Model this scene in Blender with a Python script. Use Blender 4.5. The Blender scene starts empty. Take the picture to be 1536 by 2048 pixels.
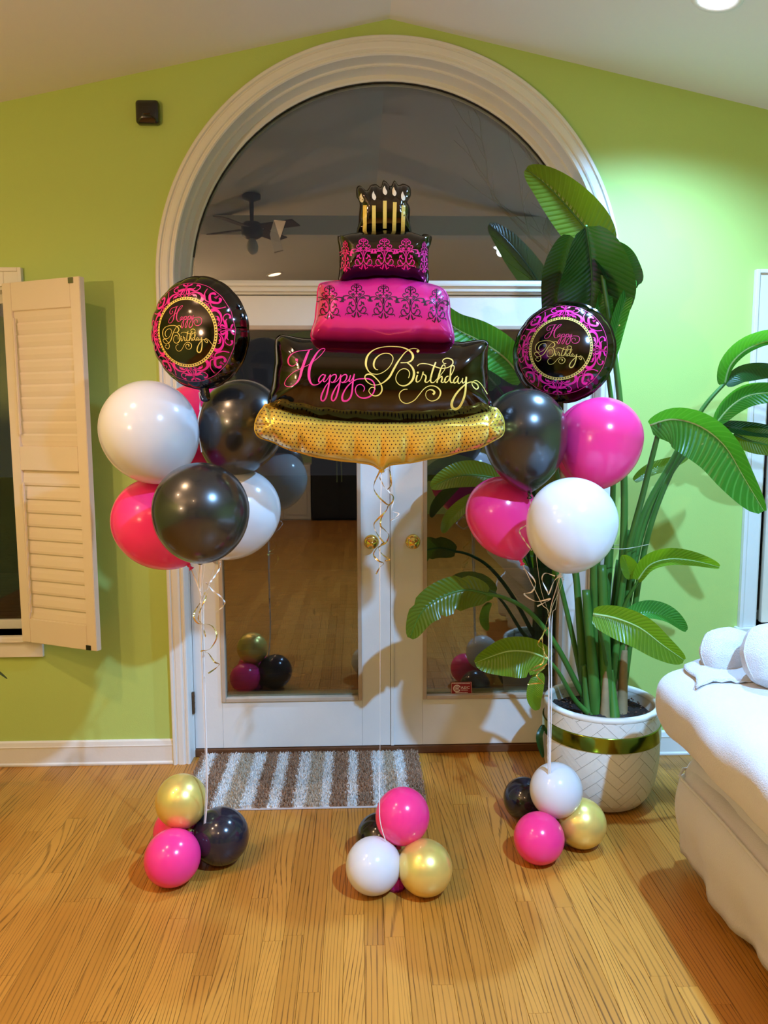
import bpy, bmesh, math, random
import numpy as np
from mathutils import Vector, Matrix, noise as mnoise
from mathutils.bvhtree import BVHTree
random.seed(7)
PI = math.pi
sc = bpy.context.scene
COL = sc.collection

# ------------------------------------------------------------------ camera
FPX = 1564.93
PIT, YAW, ROL = .1162, .0326, -.0039
CAM = Vector((-.1422, -3.4143, 1.5328))
cF = Vector((math.sin(YAW)*math.cos(PIT), math.cos(YAW)*math.cos(PIT), -math.sin(PIT)))
_R0 = Vector((math.cos(YAW), -math.sin(YAW), 0)); _U0 = _R0.cross(cF)
cR = math.cos(ROL)*_R0 + math.sin(ROL)*_U0
cU = -math.sin(ROL)*_R0 + math.cos(ROL)*_U0
cd = bpy.data.cameras.new('camera'); co = bpy.data.objects.new('camera', cd); COL.objects.link(co)
co.matrix_world = Matrix(((cR.x, cU.x, -cF.x, CAM.x), (cR.y, cU.y, -cF.y, CAM.y), (cR.z, cU.z, -cF.z, CAM.z), (0, 0, 0, 1)))
cd.sensor_width = 36; cd.lens = FPX/2048*36; cd.clip_start = .05; cd.clip_end = 100
sc.camera = co
# ------------------------------------------------------------------ world, exposure (night outside)
wd = bpy.data.worlds.new('night_sky'); sc.world = wd; wd.use_nodes = True
wd.node_tree.nodes['Background'].inputs[0].default_value = (.30, .29, .36, 1)
wd.node_tree.nodes['Background'].inputs[1].default_value = .045
sc.view_settings.view_transform = 'Standard'; sc.view_settings.look = 'None'
sc.view_settings.gamma = 1; sc.view_settings.use_curve_mapping = False
sc.view_settings.exposure = 0.2
# lamp powers (each lamp is built with its own fixture further down)
WARM = (1.0, .65, .38); COOL = (.27, .56, 1.0)
P_COOL_A, P_COOL_B, P_WARM, P_LEFT, P_REAR, P_FILL = 270, 650, 60, 56, 60, 102

def ray(u, v): return cF + cR*((u-768)/FPX) - cU*((v-1024)/FPX)
def at(u, v, Y):
    d = ray(u, v); return CAM + d*((Y-CAM.y)/d.y)
def atz(u, v, Z):
    d = ray(u, v); return CAM + d*((Z-CAM.z)/d.z)
def mpp(P): return (P-CAM).dot(cF)/FPX          # metres per photo pixel at P

# ------------------------------------------------------------------ materials
def nmat(name):
    m = bpy.data.materials.new(name); m.use_nodes = True
    nt = m.node_tree; return m, nt, nt.nodes['Principled BSDF']
def mat(name, col, rough=.5, metal=0, coat=0, spec=.5, bump=0, bscale=40, var=0, vscale=6, sub=0, sheen=0, coat_rough=.05, detail=3):
    m, nt, b = nmat(name)
    b.inputs['Base Color'].default_value = (*col, 1); b.inputs['Roughness'].default_value = rough
    b.inputs['Metallic'].default_value = metal; b.inputs['Coat Weight'].default_value = coat
    b.inputs['Coat Roughness'].default_value = coat_rough; b.inputs['Specular IOR Level'].default_value = spec
    b.inputs['Sheen Weight'].default_value = sheen
    if sub:
        b.inputs['Subsurface Weight'].default_value = sub; b.inputs['Subsurface Radius'].default_value = (.05, .04, .03)
        b.inputs['Subsurface Scale'].default_value = .5
    L = nt.links
    if bump or var:
        tc = nt.nodes.new('ShaderNodeTexCoord')
    if bump:
        n = nt.nodes.new('ShaderNodeTexNoise'); n.inputs['Scale'].default_value = bscale; n.inputs['Detail'].default_value = detail
        L.new(tc.outputs['Object'], n.inputs['Vector'])
        bp = nt.nodes.new('ShaderNodeBump'); bp.inputs['Strength'].default_value = bump; bp.inputs['Distance'].default_value = .01
        L.new(n.outputs['Fac'], bp.inputs['Height']); L.new(bp.outputs['Normal'], b.inputs['Normal'])
    if var:
        n2 = nt.nodes.new('ShaderNodeTexNoise'); n2.inputs['Scale'].default_value = vscale; n2.inputs['Detail'].default_value = 4
        L.new(tc.outputs['Object'], n2.inputs['Vector'])
        mx = nt.nodes.new('ShaderNodeMix'); mx.data_type = 'RGBA'
        mx.inputs['A'].default_value = (*[c*(1-var) for c in col], 1); mx.inputs['B'].default_value = (*[min(1, c*(1+var)) for c in col], 1)
        L.new(n2.outputs['Fac'], mx.inputs['Factor']); L.new(mx.outputs['Result'], b.inputs['Base Color'])
    return m
M = {}
M['wall'] = mat('green_wall_paint', (.49, .64, .155), .62, bump=.06, bscale=220, var=.03, vscale=2)
M['ceiling'] = mat('ceiling_paint', (.86, .81, .76), .8, bump=.05, bscale=180)
M['trim'] = mat('white_trim_paint', (.80, .77, .70), .38, bump=.04, bscale=60, var=.03, vscale=9)
M['door'] = mat('white_door_paint', (.80, .78, .73), .35, bump=.05, bscale=50, var=.03, vscale=12)
M['bead'] = mat('tan_glazing_bead', (.52, .40, .29), .45, var=.1, vscale=20)
M['shutter'] = mat('cream_shutter_paint', (.83, .72, .57), .42, var=.02)
M['black_plastic'] = mat('black_gloss_plastic', (.010, .007, .007), .12, coat=.5)
M['brass'] = mat('polished_brass', (.86, .60, .16), .14, metal=1)
M['old_metal'] = mat('worn_dark_hinge_metal', (.16, .10, .055), .5, metal=.8, var=.5, vscale=120)
M['steel'] = mat('catch_plate_metal', (.30, .32, .24), .35, metal=1)
M['dark_wood'] = mat('dark_threshold_wood', (.13, .05, .018), .45, var=.3, vscale=30)
M['latex_white'] = mat('white_latex', (.71, .705, .72), .17, spec=.5, sub=.25, coat=.15)
M['latex_pink'] = mat('hot_pink_latex', (.95, .040, .235), .2, spec=.45, sub=.15)
M['latex_black'] = mat('pearl_black_latex', (.085, .083, .082), .27, metal=.85, coat=.35, coat_rough=.08)
M['latex_black_small'] = mat('black_latex', (.016, .014, .022), .16, coat=.3)
M['latex_gold'] = mat('chrome_gold_latex', (.88, .66, .17), .30, metal=.55, coat=.2)
M['foil_black'] = mat('black_foil', (.075, .066, .064), .11, metal=1, bump=.03, bscale=14)
M['foil_pink'] = mat('magenta_foil', (.93, .03, .33), .22, metal=.35, coat=.5, bump=.03, bscale=14)
M['foil_gold'] = mat('gold_foil', (.93, .63, .09), .26, metal=.5, coat=.4, bump=.05, bscale=16)
M['ink_pink'] = mat('pink_print', (.95, .045, .28), .4)
M['ink_magenta'] = mat('magenta_print', (.88, .018, .30), .32)
M['ink_gold'] = mat('yellow_gold_print', (.88, .66, .14), .4)
M['ink_black'] = mat('black_print', (.035, .004, .014), .4)
M['ink_white'] = mat('flame_print', (.95, .88, .72), .3)
M['ribbon_white'] = mat('white_ribbon', (.85, .78, .72), .35)
M['ribbon_gold'] = mat('gold_curling_ribbon', (.85, .62, .18), .2, metal=.9)
M['weight'] = mat('purple_foil_weight', (.42, .02, .40), .2, metal=.7, bump=.3, bscale=30)
M['pot'] = mat('glazed_cream_ceramic', (.78, .74, .66), .45, bump=.05, bscale=120)
M['pot_groove'] = mat('pot_joint', (.50, .45, .37), .6)
M['pot_band'] = mat('olive_gold_metal_band', (.27, .34, .05), .16, metal=1, bump=.04, bscale=25)
M['soil'] = mat('potting_soil', (.028, .017, .013), .95, bump=1, bscale=90, var=.7, vscale=70)
M['clod'] = mat('bark_crumb', (.14, .07, .04), .9, var=.4, vscale=90)
M['stem'] = mat('green_petiole', (.055, .17, .022), .38, var=.25, vscale=9)
M['dry_stem'] = mat('dry_sheath', (.30, .20, .09), .7, var=.3, vscale=30)
M['midrib'] = mat('pale_midrib', (.42, .62, .22), .4)
M['twine'] = mat('garden_twine', (.55, .5, .38), .8)
M['sofa'] = mat('cream_fleece_slipcover', (.64, .62, .61), .95, spec=.1, bump=.25, bscale=260, sheen=.35, detail=5)
M['towel'] = mat('white_terry_cloth', (.66, .66, .67), .95, spec=.1, bump=.6, bscale=300, sheen=.3, detail=5)
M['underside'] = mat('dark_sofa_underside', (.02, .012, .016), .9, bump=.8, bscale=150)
M['kitchen'] = mat('white_cabinet', (.80, .70, .56), .4)
M['fridge'] = mat('black_fridge', (.008, .008, .009), .25)
M['fan'] = mat('dark_fan_blade', (.10, .07, .05), .5)
M['deck'] = mat('deck_board_wood', (.20, .125, .055), .7, bump=.4, bscale=30, var=.3, vscale=5)
M['dead_leaf'] = mat('fallen_leaf', (.45, .26, .08), .7, var=.3, vscale=30)
M['bark'] = mat('tree_bark', (.035, .028, .022), .9, bump=.6, bscale=30)
M['tape'] = None
M['sticker_red'] = mat('sticker_red', (.30, .006, .012), .4)
M['sticker_ink'] = mat('sticker_pale_print', (.80, .60, .50), .5)
M['blind'] = mat('white_blind', (.78, .75, .7), .5)
M['hedge'] = mat('night_hedge', (.012, .02, .008), .9, bump=1, bscale=6)

def glass_mat(name, refl, tint=(1, 1, 1), rough=.0):
    gain = .9 if refl > .05 else .25
    m = bpy.data.materials.new(name); m.use_nodes = True; nt = m.node_tree; nt.nodes.clear()
    o = nt.nodes.new('ShaderNodeOutputMaterial'); t = nt.nodes.new('ShaderNodeBsdfTransparent'); g = nt.nodes.new('ShaderNodeBsdfGlossy')
    t.inputs[0].default_value = (*tint, 1); g.inputs['Roughness'].default_value = rough; g.inputs['Color'].default_value = (1, 1, 1, 1)
    fr = nt.nodes.new('ShaderNodeLayerWeight'); fr.inputs[0].default_value = .18
    ad = nt.nodes.new('ShaderNodeMath'); ad.operation = 'MULTIPLY_ADD'; ad.inputs[1].default_value = gain; ad.inputs[2].default_value = refl
    ad.use_clamp = True
    mx = nt.nodes.new('ShaderNodeMixShader'); L = nt.links
    L.new(fr.outputs['Fresnel'], ad.inputs[0]); L.new(ad.outputs[0], mx.inputs[0]); L.new(t.outputs[0], mx.inputs[1]); L.new(g.outputs[0], mx.inputs[2])
    L.new(mx.outputs[0], o.inputs[0]); return m
M['glass'] = glass_mat("window_glass", .12, (.93, .97, .95))
M['glass_side'] = glass_mat('clear_side_glass', .03, (.9, .93, .91))
M['tape'] = glass_mat('clear_tape', .16, (.8, .8, .8), .25)

def emis(name, col, s):
    m = bpy.data.materials.new(name); m.use_nodes = True; nt = m.node_tree; b = nt.nodes['Principled BSDF']
    b.inputs['Emission Color'].default_value = (*col, 1); b.inputs['Emission Strength'].default_value = s
    b.inputs['Base Color'].default_value = (.8, .8, .8, 1); return m
M['lens_cool'] = emis('cool_lamp_lens', (.7, .85, 1), 14); M['lens_warm'] = emis('warm_lamp_lens', WARM, 10)
M['bulb'] = emis('fill_bulb_glass', WARM, 5)

def wood_mat():
    m, nt, b = nmat('oak_floor_plank'); L = nt.links; N = nt.nodes.new
    tc = N('ShaderNodeTexCoord'); oi = N('ShaderNodeObjectInfo'); ge = N('ShaderNodeNewGeometry')
    su = N('ShaderNodeMath'); su.operation = 'ADD'; L.new(oi.outputs['Random'], su.inputs[0]); L.new(ge.outputs['Random Per Island'], su.inputs[1])
    fr = N('ShaderNodeMath'); fr.operation = 'FRACT'; L.new(su.outputs[0], fr.inputs[0])
    of = N('ShaderNodeMath'); of.operation = 'MULTIPLY'; of.inputs[1].default_value = 37.0; L.new(fr.outputs[0], of.inputs[0])
    cb = N('ShaderNodeCombineXYZ'); L.new(of.outputs[0], cb.inputs[0]); L.new(of.outputs[0], cb.inputs[2])
    va = N('ShaderNodeVectorMath'); va.operation = 'ADD'; L.new(tc.outputs['Object'], va.inputs[0]); L.new(cb.outputs[0], va.inputs[1])
    # cathedral grain: distance field warped by slow noise, then banded
    mp = N('ShaderNodeMapping'); mp.inputs['Scale'].default_value = (4, .62, 1); L.new(va.outputs[0], mp.inputs['Vector'])
    n1 = N('ShaderNodeTexNoise'); n1.inputs['Scale'].default_value = 1.0; n1.inputs['Detail'].default_value = 1.5; L.new(mp.outputs[0], n1.inputs['Vector'])
    ml = N('ShaderNodeMath'); ml.operation = 'MULTIPLY'; ml.inputs[1].default_value = 66; L.new(n1.outputs['Fac'], ml.inputs[0])
    mp2 = N('ShaderNodeMapping'); mp2.inputs['Scale'].default_value = (210, 5, 1); L.new(va.outputs[0], mp2.inputs['Vector'])
    n2 = N('ShaderNodeTexNoise'); n2.inputs['Scale'].default_value = 1; n2.inputs['Detail'].default_value = 2; L.new(mp2.outputs[0], n2.inputs['Vector'])
    amp = N('ShaderNodeMapRange'); amp.inputs[3].default_value = 30; amp.inputs[4].default_value = 170; L.new(fr.outputs[0], amp.inputs[0]); L.new(amp.outputs[0], ml.inputs[1])
    sx = N('ShaderNodeSeparateXYZ'); L.new(va.outputs[0], sx.inputs[0])
    lin = N('ShaderNodeMath'); lin.operation = 'MULTIPLY_ADD'; lin.inputs[1].default_value = 430; L.new(sx.outputs[0], lin.inputs[0]); L.new(ml.outputs[0], lin.inputs[2])
    ad = N('ShaderNodeMath'); ad.operation = 'MULTIPLY_ADD'; ad.inputs[1].default_value = 2.6; L.new(n2.outputs['Fac'], ad.inputs[0]); L.new(lin.outputs[0], ad.inputs[2])
    sn = N('ShaderNodeMath'); sn.operation = 'SINE'; L.new(ad.outputs[0], sn.inputs[0])
    r1 = N('ShaderNodeValToRGB'); r1.color_ramp.elements[0].position = .55; r1.color_ramp.elements[1].position = .98
    r1.color_ramp.elements[0].color = (0, 0, 0, 1); r1.color_ramp.elements[1].color = (1, 1, 1, 1); L.new(sn.outputs[0], r1.inputs[0])
    # pores break the lines
    mulp = N('ShaderNodeMath'); mulp.operation = 'MULTIPLY'; L.new(r1.outputs[0], mulp.inputs[0])
    pr = N('ShaderNodeMapRange'); pr.inputs[1].default_value = .3; pr.inputs[2].default_value = .62; pr.inputs[3].default_value = .25; pr.inputs[4].default_value = 1.0
    L.new(n2.outputs['Fac'], pr.inputs[0]); L.new(pr.outputs[0], mulp.inputs[1])
    nl = N('ShaderNodeTexNoise'); nl.inputs['Scale'].default_value = 5; L.new(va.outputs[0], nl.inputs['Vector'])
    lm = N('ShaderNodeMapRange'); lm.inputs[1].default_value = .32; lm.inputs[2].default_value = .6; lm.inputs[3].default_value = .45; lm.inputs[4].default_value = 1; L.new(nl.outputs['Fac'], lm.inputs[0])
    mulq = N('ShaderNodeMath'); mulq.operation = 'MULTIPLY'; L.new(mulp.outputs[0], mulq.inputs[0]); L.new(lm.outputs[0], mulq.inputs[1]); mulp = mulq
    base = N('ShaderNodeValToRGB'); e = base.color_ramp.elements
    e[0].position = 0; e[0].color = (.46, .178, .020, 1); e[1].position = 1; e[1].color = (.57, .240, .032, 1)
    mid = e.new(.5); mid.color = (.515, .208, .026, 1); L.new(fr.outputs[0], base.inputs[0])
    n3 = N('ShaderNodeTexNoise'); n3.inputs['Scale'].default_value = 2.2; n3.inputs['Detail'].default_value = 3; L.new(va.outputs[0], n3.inputs['Vector'])
    hv = N('ShaderNodeMapRange'); hv.inputs[3].default_value = .8; hv.inputs[4].default_value = 1.15; L.new(n3.outputs['Fac'], hv.inputs[0])
    m0 = N('ShaderNodeMix'); m0.data_type = 'RGBA'; m0.blend_type = 'MULTIPLY'; m0.inputs['Factor'].default_value = 1
    L.new(base.outputs[0], m0.inputs['A']); L.new(hv.outputs[0], m0.inputs['B'])
    mx = N('ShaderNodeMix'); mx.data_type = 'RGBA'; L.new(mulp.outputs[0], mx.inputs['Factor']); L.new(m0.outputs['Result'], mx.inputs['A'])
    mx.inputs['B'].default_value = (.15, .052, .006, 1); L.new(mx.outputs['Result'], b.inputs['Base Color'])
    rr = N('ShaderNodeMapRange'); rr.inputs[3].default_value = .30; rr.inputs[4].default_value = .46; L.new(n3.outputs['Fac'], rr.inputs[0]); L.new(rr.outputs[0], b.inputs['Roughness'])
    bp = N('ShaderNodeBump'); bp.inputs['Strength'].default_value = .12; bp.inputs['Distance'].default_value = .002; bp.invert = True
    L.new(mulp.outputs[0], bp.inputs['Height']); L.new(bp.outputs[0], b.inputs['Normal'])
    return m
M['oak'] = wood_mat()

def leaf_mat(name, c1, c2, trans=.35):
    m, nt, b = nmat(name); L = nt.links; N = nt.nodes.new
    uv = N('ShaderNodeUVMap'); sp = N('ShaderNodeSeparateXYZ'); L.new(uv.outputs[0], sp.inputs[0])
    # side veins: sin(freq*(v - .25|u|))
    ab = N('ShaderNodeMath'); ab.operation = 'ABSOLUTE'; L.new(sp.outputs[0], ab.inputs[0])
    ma = N('ShaderNodeMath'); ma.operation = 'MULTIPLY_ADD'; ma.inputs[1].default_value = -.10; L.new(ab.outputs[0], ma.inputs[0]); L.new(sp.outputs[1], ma.inputs[2])
    mu = N('ShaderNodeMath'); mu.operation = 'MULTIPLY'; mu.inputs[1].default_value = 150; L.new(ma.outputs[0], mu.inputs[0])
    sn = N('ShaderNodeMath'); sn.operation = 'SINE'; L.new(mu.outputs[0], sn.inputs[0])
    rp = N('ShaderNodeValToRGB'); rp.color_ramp.elements[0].position = .55; rp.color_ramp.elements[1].position = 1
    rp.color_ramp.elements[0].color = (*c1, 1); rp.color_ramp.elements[1].color = (*c2, 1); L.new(sn.outputs[0], rp.inputs[0])
    L.new(rp.outputs[0], b.inputs['Base Color']); b.inputs['Roughness'].default_value = .28; b.inputs['Coat Weight'].default_value = .15
    bp = N('ShaderNodeBump'); bp.inputs['Strength'].default_value = .25; bp.inputs['Distance'].default_value = .004; L.new(sn.outputs[0], bp.inputs['Height']); L.new(bp.outputs[0], b.inputs['Normal'])
    tr = N('ShaderNodeBsdfTranslucent'); tr.inputs[0].default_value = (c1[0]*2.4+.05, c1[1]*1.7+.05, c1[2]*.6, 1)
    mx = N('ShaderNodeMixShader'); mx.inputs[0].default_value = trans
    L.new(b.outputs[0], mx.inputs[1]); L.new(tr.outputs[0], mx.inputs[2]); L.new(mx.outputs[0], nt.nodes['Material Output'].inputs[0])
    return m
M['leaf'] = leaf_mat('glossy_green_leaf', (.035, .22, .022), (.10, .38, .06))
M['leaf_dark'] = leaf_mat('deep_and_shaded_green_leaf', (.008, .045, .007), (.016, .075, .013), .12)  # leaf green darkened to paint shade on blades turned from the light
M['leaf_yellow'] = leaf_mat('yellow_green_leaf', (.13, .27, .012), (.22, .38, .03), .4)
M['leaf_olive'] = leaf_mat('olive_green_leaf', (.085, .15, .008), (.11, .19, .015), .3)

# ------------------------------------------------------------------ object helpers
def link(name, me, m=None, parent=None, smooth=False):
    o = bpy.data.objects.new(name, me); COL.objects.link(o)
    if m is not None and not me.materials: me.materials.append(M[m] if isinstance(m, str) else m)
    if parent is not None: o.parent = parent
    if smooth: me.polygons.foreach_set('use_smooth', [True]*len(me.polygons))
    return o
def pydata(name, v, f, m=None, parent=None, smooth=False):
    me = bpy.data.meshes.new(name); me.from_pydata([tuple(p) for p in v], [], f); me.update()
    return link(name, me, m, parent, smooth)
def empty(name, loc=(0, 0, 0)):
    o = bpy.data.objects.new(name, None); COL.objects.link(o); o.location = loc; o.empty_display_size = .05; return o
def tag(o, label=None, cat=None, group=None, kind=None):
    if label: o['label'] = label
    if cat: o['category'] = cat
    if group: o['group'] = group
    if kind: o['kind'] = kind
    return o
def thing(name, label, cat, loc=(0, 0, 0), group=None): return tag(empty(name, loc), label, cat, group)
def struct(o, label): return tag(o, label, kind='structure')
BOXF = [(0, 3, 2, 1), (4, 5, 6, 7), (0, 1, 5, 4), (1, 2, 6, 5), (2, 3, 7, 6), (3, 0, 4, 7)]
def boxv(x0, x1, y0, y1, z0, z1):
    return [(x0, y0, z0), (x1, y0, z0), (x1, y1, z0), (x0, y1, z0), (x0, y0, z1), (x1, y0, z1), (x1, y1, z1), (x0, y1, z1)]
def box(name, x0, x1, y0, y1, z0, z1, m, parent=None, bev=0):
    off = parent.location if parent is not None else Vector((0, 0, 0))
    v = [Vector(p)-off for p in boxv(min(x0, x1), max(x0, x1), min(y0, y1), max(y0, y1), min(z0, z1), max(z0, z1))]
    o = pydata(name, v, BOXF, m, parent)
    if bev:
        bm = bmesh.new(); bm.from_mesh(o.data); bmesh.ops.bevel(bm, geom=bm.edges[:], offset=bev, segments=2, profile=.6, affect='EDGES')
        bm.to_mesh(o.data); bm.free()
    return o
class MB:
    def __init__(s): s.v = []; s.f = []
    def box(s, *a):
        n = len(s.v); s.v += boxv(*a); s.f += [tuple(i+n for i in q) for q in BOXF]; return s
    def add(s, v, f):
        n = len(s.v); s.v += [tuple(p) for p in v]; s.f += [tuple(i+n for i in q) for q in f]; return s
    def build(s, name, m, parent=None, smooth=False):
        off = parent.location if parent is not None else Vector((0, 0, 0))
        return pydata(name, [Vector(p)-off for p in s.v], s.f, m, parent, smooth)
def cr(pts, n=8, closed=False):
    """Catmull-Rom through points of any dimension"""
    P = [np.array(p, float) for p in pts]; out = []
    k = len(P); segs = k if closed else k-1
    for i in range(segs):
        if closed: a, b, c, d = P[(i-1) % k], P[i], P[(i+1) % k], P[(i+2) % k]
        else: a, b, c, d = P[max(i-1, 0)], P[i], P[i+1], P[min(i+2, k-1)]
        for j in range(n):
            t = j/n; out.append(.5*((2*b)+(c-a)*t+(2*a-5*b+4*c-d)*t*t+(3*b-a-3*c+d)*t**3))
    if not closed: out.append(P[-1])
    return out
def tube(pts, rad, seg=8, cap=True):
    """tube along 3D points; rad float or list"""
    P = [Vector(p) for p in pts]; n = len(P); V = []; F = []
    up = Vector((0, 0, 1)); prev = None
    for i, p in enumerate(P):
        t = (P[min(i+1, n-1)]-P[max(i-1, 0)]).normalized()
        if prev is None:
            s = t.cross(up) if abs(t.dot(up)) < .95 else t.cross(Vector((1, 0, 0)))
        else: s = prev-t*prev.dot(t)
        s.normalize(); prev = s; b = t.cross(s); r = rad[i] if hasattr(rad, '__len__') else rad
        for k in range(seg):
            a = 2*PI*k/seg; V.append(p+s*(r*math.cos(a))+b*(r*math.sin(a)))
    for i in range(n-1):
        for k in range(seg): F.append((i*seg+k, i*seg+(k+1) % seg, (i+1)*seg+(k+1) % seg, (i+1)*seg+k))
    if cap: F.append(tuple(range(seg))[::-1]); F.append(tuple((n-1)*seg+k for k in range(seg)))
    return V, F
def lathe(prof, seg=32):
    V = []; F = []; n = len(prof)
    for r, z in prof:
        for k in range(seg): a = 2*PI*k/seg; V.append((r*math.cos(a), r*math.sin(a), z))
    for i in range(n-1):
        for k in range(seg): F.append((i*seg+k, i*seg+(k+1) % seg, (i+1)*seg+(k+1) % seg, (i+1)*seg+k))
    return V, F
def planar(name, loops, y0, y1, m, parent=None):
    """filled outline (outer loop + holes) in the xz plane, solid between y0 and y1"""
    cu = bpy.data.curves.new(name, 'CURVE'); cu.dimensions = '2D'; cu.fill_mode = 'BOTH'; cu.extrude = abs(y1-y0)/2
    for lp in loops:
        s = cu.splines.new('POLY'); s.points.add(len(lp)-1); s.use_cyclic_u = True
        for q, (x, z) in zip(s.points, lp): q.co = (x, z, 0, 1)
    tmp = bpy.data.objects.new('tmp', cu); COL.objects.link(tmp)
    me = bpy.data.meshes.new_from_object(tmp.evaluated_get(bpy.context.evaluated_depsgraph_get()))
    bpy.data.objects.remove(tmp); bpy.data.curves.remove(cu)
    yc = (y0+y1)/2
    me.transform(Matrix(((1, 0, 0, 0), (0, 0, -1, yc), (0, 1, 0, 0), (0, 0, 0, 1))))
    me.materials.clear(); me.name = name
    o = link(name, me, m, parent)
    if parent is not None: me.transform(Matrix.Translation(-parent.location))
    return o

# ------------------------------------------------------------------ the room
A_OUT, ZS, ZR, SL = .984, 2.113, 3.167, .213            # casing half-width, spring line, ridge, roof slope
A_IN = .908
XW, YB = 3.3, -9.2                                      # side walls, rear wall
ROOFZ = lambda x: ZR-SL*abs(x)
def arch(r, n=40, z0=0.0): return [(-r, z0)] + [(-r*math.cos(PI*i/n), ZS+r*math.sin(PI*i/n)) for i in range(n+1)] + [(r, z0)]
WIN_L = (-2.46, -1.612, .60, 2.095)                      # window opening left: x0 x1 z0 z1
WIN_R = (1.645, 2.46, .60, 2.095)
rect = lambda x0, x1, z0, z1: [(x0, z0), (x1, z0), (x1, z1), (x0, z1)]
WT = .22
outer = [(-XW-.1, -.02), (-A_IN-.012, -.02)] + [(x, z) for x, z in arch(A_IN+.012, 96)] + [(A_IN+.012, -.02), (XW+.1, -.02), (XW+.1, ROOFZ(XW)), (0, ZR+.02), (-XW-.1, ROOFZ(XW))]
wall = planar('wall_back', [outer, rect(*WIN_L), rect(*WIN_R)], 0, WT, 'wall')
struct(wall, 'lime green gable wall with the arched doorway')
struct(box('wall_left', -XW-.1, -XW, YB, 0, -.02, ROOFZ(XW)+.05, 'wall'), 'lime green side wall left of the shutter window')
struct(box('wall_right', XW, XW+.1, YB, 0, -.02, ROOFZ(XW)+.05, 'wall'), 'lime green side wall right of the sofa')
struct(planar('wall_rear', [[(-XW-.1, -.02), (XW+.1, -.02), (XW+.1, ROOFZ(XW)), (0, ZR+.02), (-XW-.1, ROOFZ(XW))]], YB-.1, YB, 'wall'), 'green rear wall behind the kitchen cabinets')
for s, nm in ((-1, 'ceiling_left'), (1, 'ceiling_right')):
    v = []
    for y in (YB-.1, WT):
        for x, dz in ((0, 0), (s*(XW+.1), 0), (s*(XW+.1), .08), (0, .08)): v.append((x, y, ROOFZ(x)+dz))
    f = [(0, 1, 2, 3), (7, 6, 5, 4), (0, 4, 5, 1), (1, 5, 6, 2), (2, 6, 7, 3), (3, 7, 4, 0)]
    struct(pydata(nm, v, f if s > 0 else [q[::-1] for q in f], 'ceiling'), 'off-white sloping ceiling, %s of the ridge' % ('left' if s < 0 else 'right'))
# floor: sub-floor slab with individual oak planks
fl = struct(box('floor', -XW-.1, XW+.1, YB, WT+.02, -.10, -.019, 'dark_wood'), 'golden oak strip floor running towards the glass doors')
PW = .0605; GAP = .0009
px0 = -1.95; NST = 65
rnd = random.Random(3)
cache = {}
rest = MB()
def plank_mesh(Ln):
    key = round(Ln, 2)
    if key not in cache:
        me = bpy.data.meshes.new('floor_plank')
        me.from_pydata(boxv(-PW/2+GAP/2, PW/2-GAP/2, -Ln/2+GAP*.4, Ln/2-GAP*.4, -.018, 0), [], BOXF); me.update()
        bm = bmesh.new(); bm.from_mesh(me)
        bmesh.ops.bevel(bm, geom=[e for e in bm.edges if all(v.co.z > -.001 for v in e.verts) and abs(e.verts[0].co.y-e.verts[1].co.y) > .1], offset=.0006, segments=1, affect='EDGES')
        bm.to_mesh(me); bm.free(); me.materials.append(M['oak']); cache[key] = me
    return cache[key]
npl = 0
for i in range(-24, NST+25):
    x = px0+i*PW+PW/2
    if abs(x) > XW-.02: continue
    y = -.012-rnd.uniform(0, .6) if abs(x) > A_IN else .105-rnd.uniform(0, .6)
    top = -.012 if abs(x) > A_IN else .105
    first = True
    while y > YB:
        Ln = rnd.choice((.7, .85, 1.0, 1.2, 1.5))
        y1 = top if first else y; y0 = y1-Ln if not first else y-.0
        if first: y0 = min(y0, top-.15)
        first = False
        Ln = y1-y0; yc = (y0+y1)/2; y = y0
        inview = y1 > -1.75 and abs(x) < .53*(3.41+min(yc, 0))+.34 and npl < 298
        if inview:
            o = bpy.data.objects.new('floor_plank', plank_mesh(round(Ln, 2))); COL.objects.link(o); o.parent = fl; o.location = (x, yc, 0); npl += 1
        else: rest.box(x-PW/2+GAP/2, x+PW/2-GAP/2, max(y0, YB)+GAP, y1-GAP, -.018, 0)
tag(rest.build('plank_field', 'oak', fl), kind='stuff')

# ---- arched door casing (trim_1): fluted profile swept along legs and arch
def sweep(prof, r0, a0, a1, n=48):
    """profile (outward offset, y) swept on the arch between angles (0 = right spring, pi = left spring)"""
    V = []; F = []; k = len(prof)
    for i in range(n+1):
        a = a0+(a1-a0)*i/n
        for d, y in prof: V.append(((r0+d)*math.cos(a), y, ZS+(r0+d)*math.sin(a)))
    for i in range(n):
        for j in range(k): F.append((i*k+j, i*k+(j+1) % k, (i+1)*k+(j+1) % k, (i+1)*k+j))
    return V, F
def leg(prof, r0, s, z0, z1):
    V = []; k = len(prof)
    for z in (z0, z1):
        for d, y in prof: V.append((s*(r0+d), y, z))
    return V, [(j, (j+1) % k, k+(j+1) % k, k+j) for j in range(k)]+[tuple(range(k)), tuple(range(k, 2*k))]
def fixn(o):
    bm = bmesh.new(); bm.from_mesh(o.data); bmesh.ops.recalc_face_normals(bm, faces=bm.faces[:]); bm.to_mesh(o.data); bm.free(); return o
PC = [(0, .004), (0, -.014), (.004, -.020), (.012, -.020), (.015, -.015), (.020, -.015), (.024, -.021), (.030, -.023), (.050, -.023), (.054, -.018), (.058, -.018), (.062, -.026), (.072, -.026), (.076, -.022), (.076, .004)]
tr = struct(empty('trim_1'), 'cream moulded casing around the arched doorway')
for s in (-1, 1): fixn(MB().add(*leg(PC, A_IN, s, 0, ZS+.25*0)).build('casing_leg', 'trim', tr))
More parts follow.
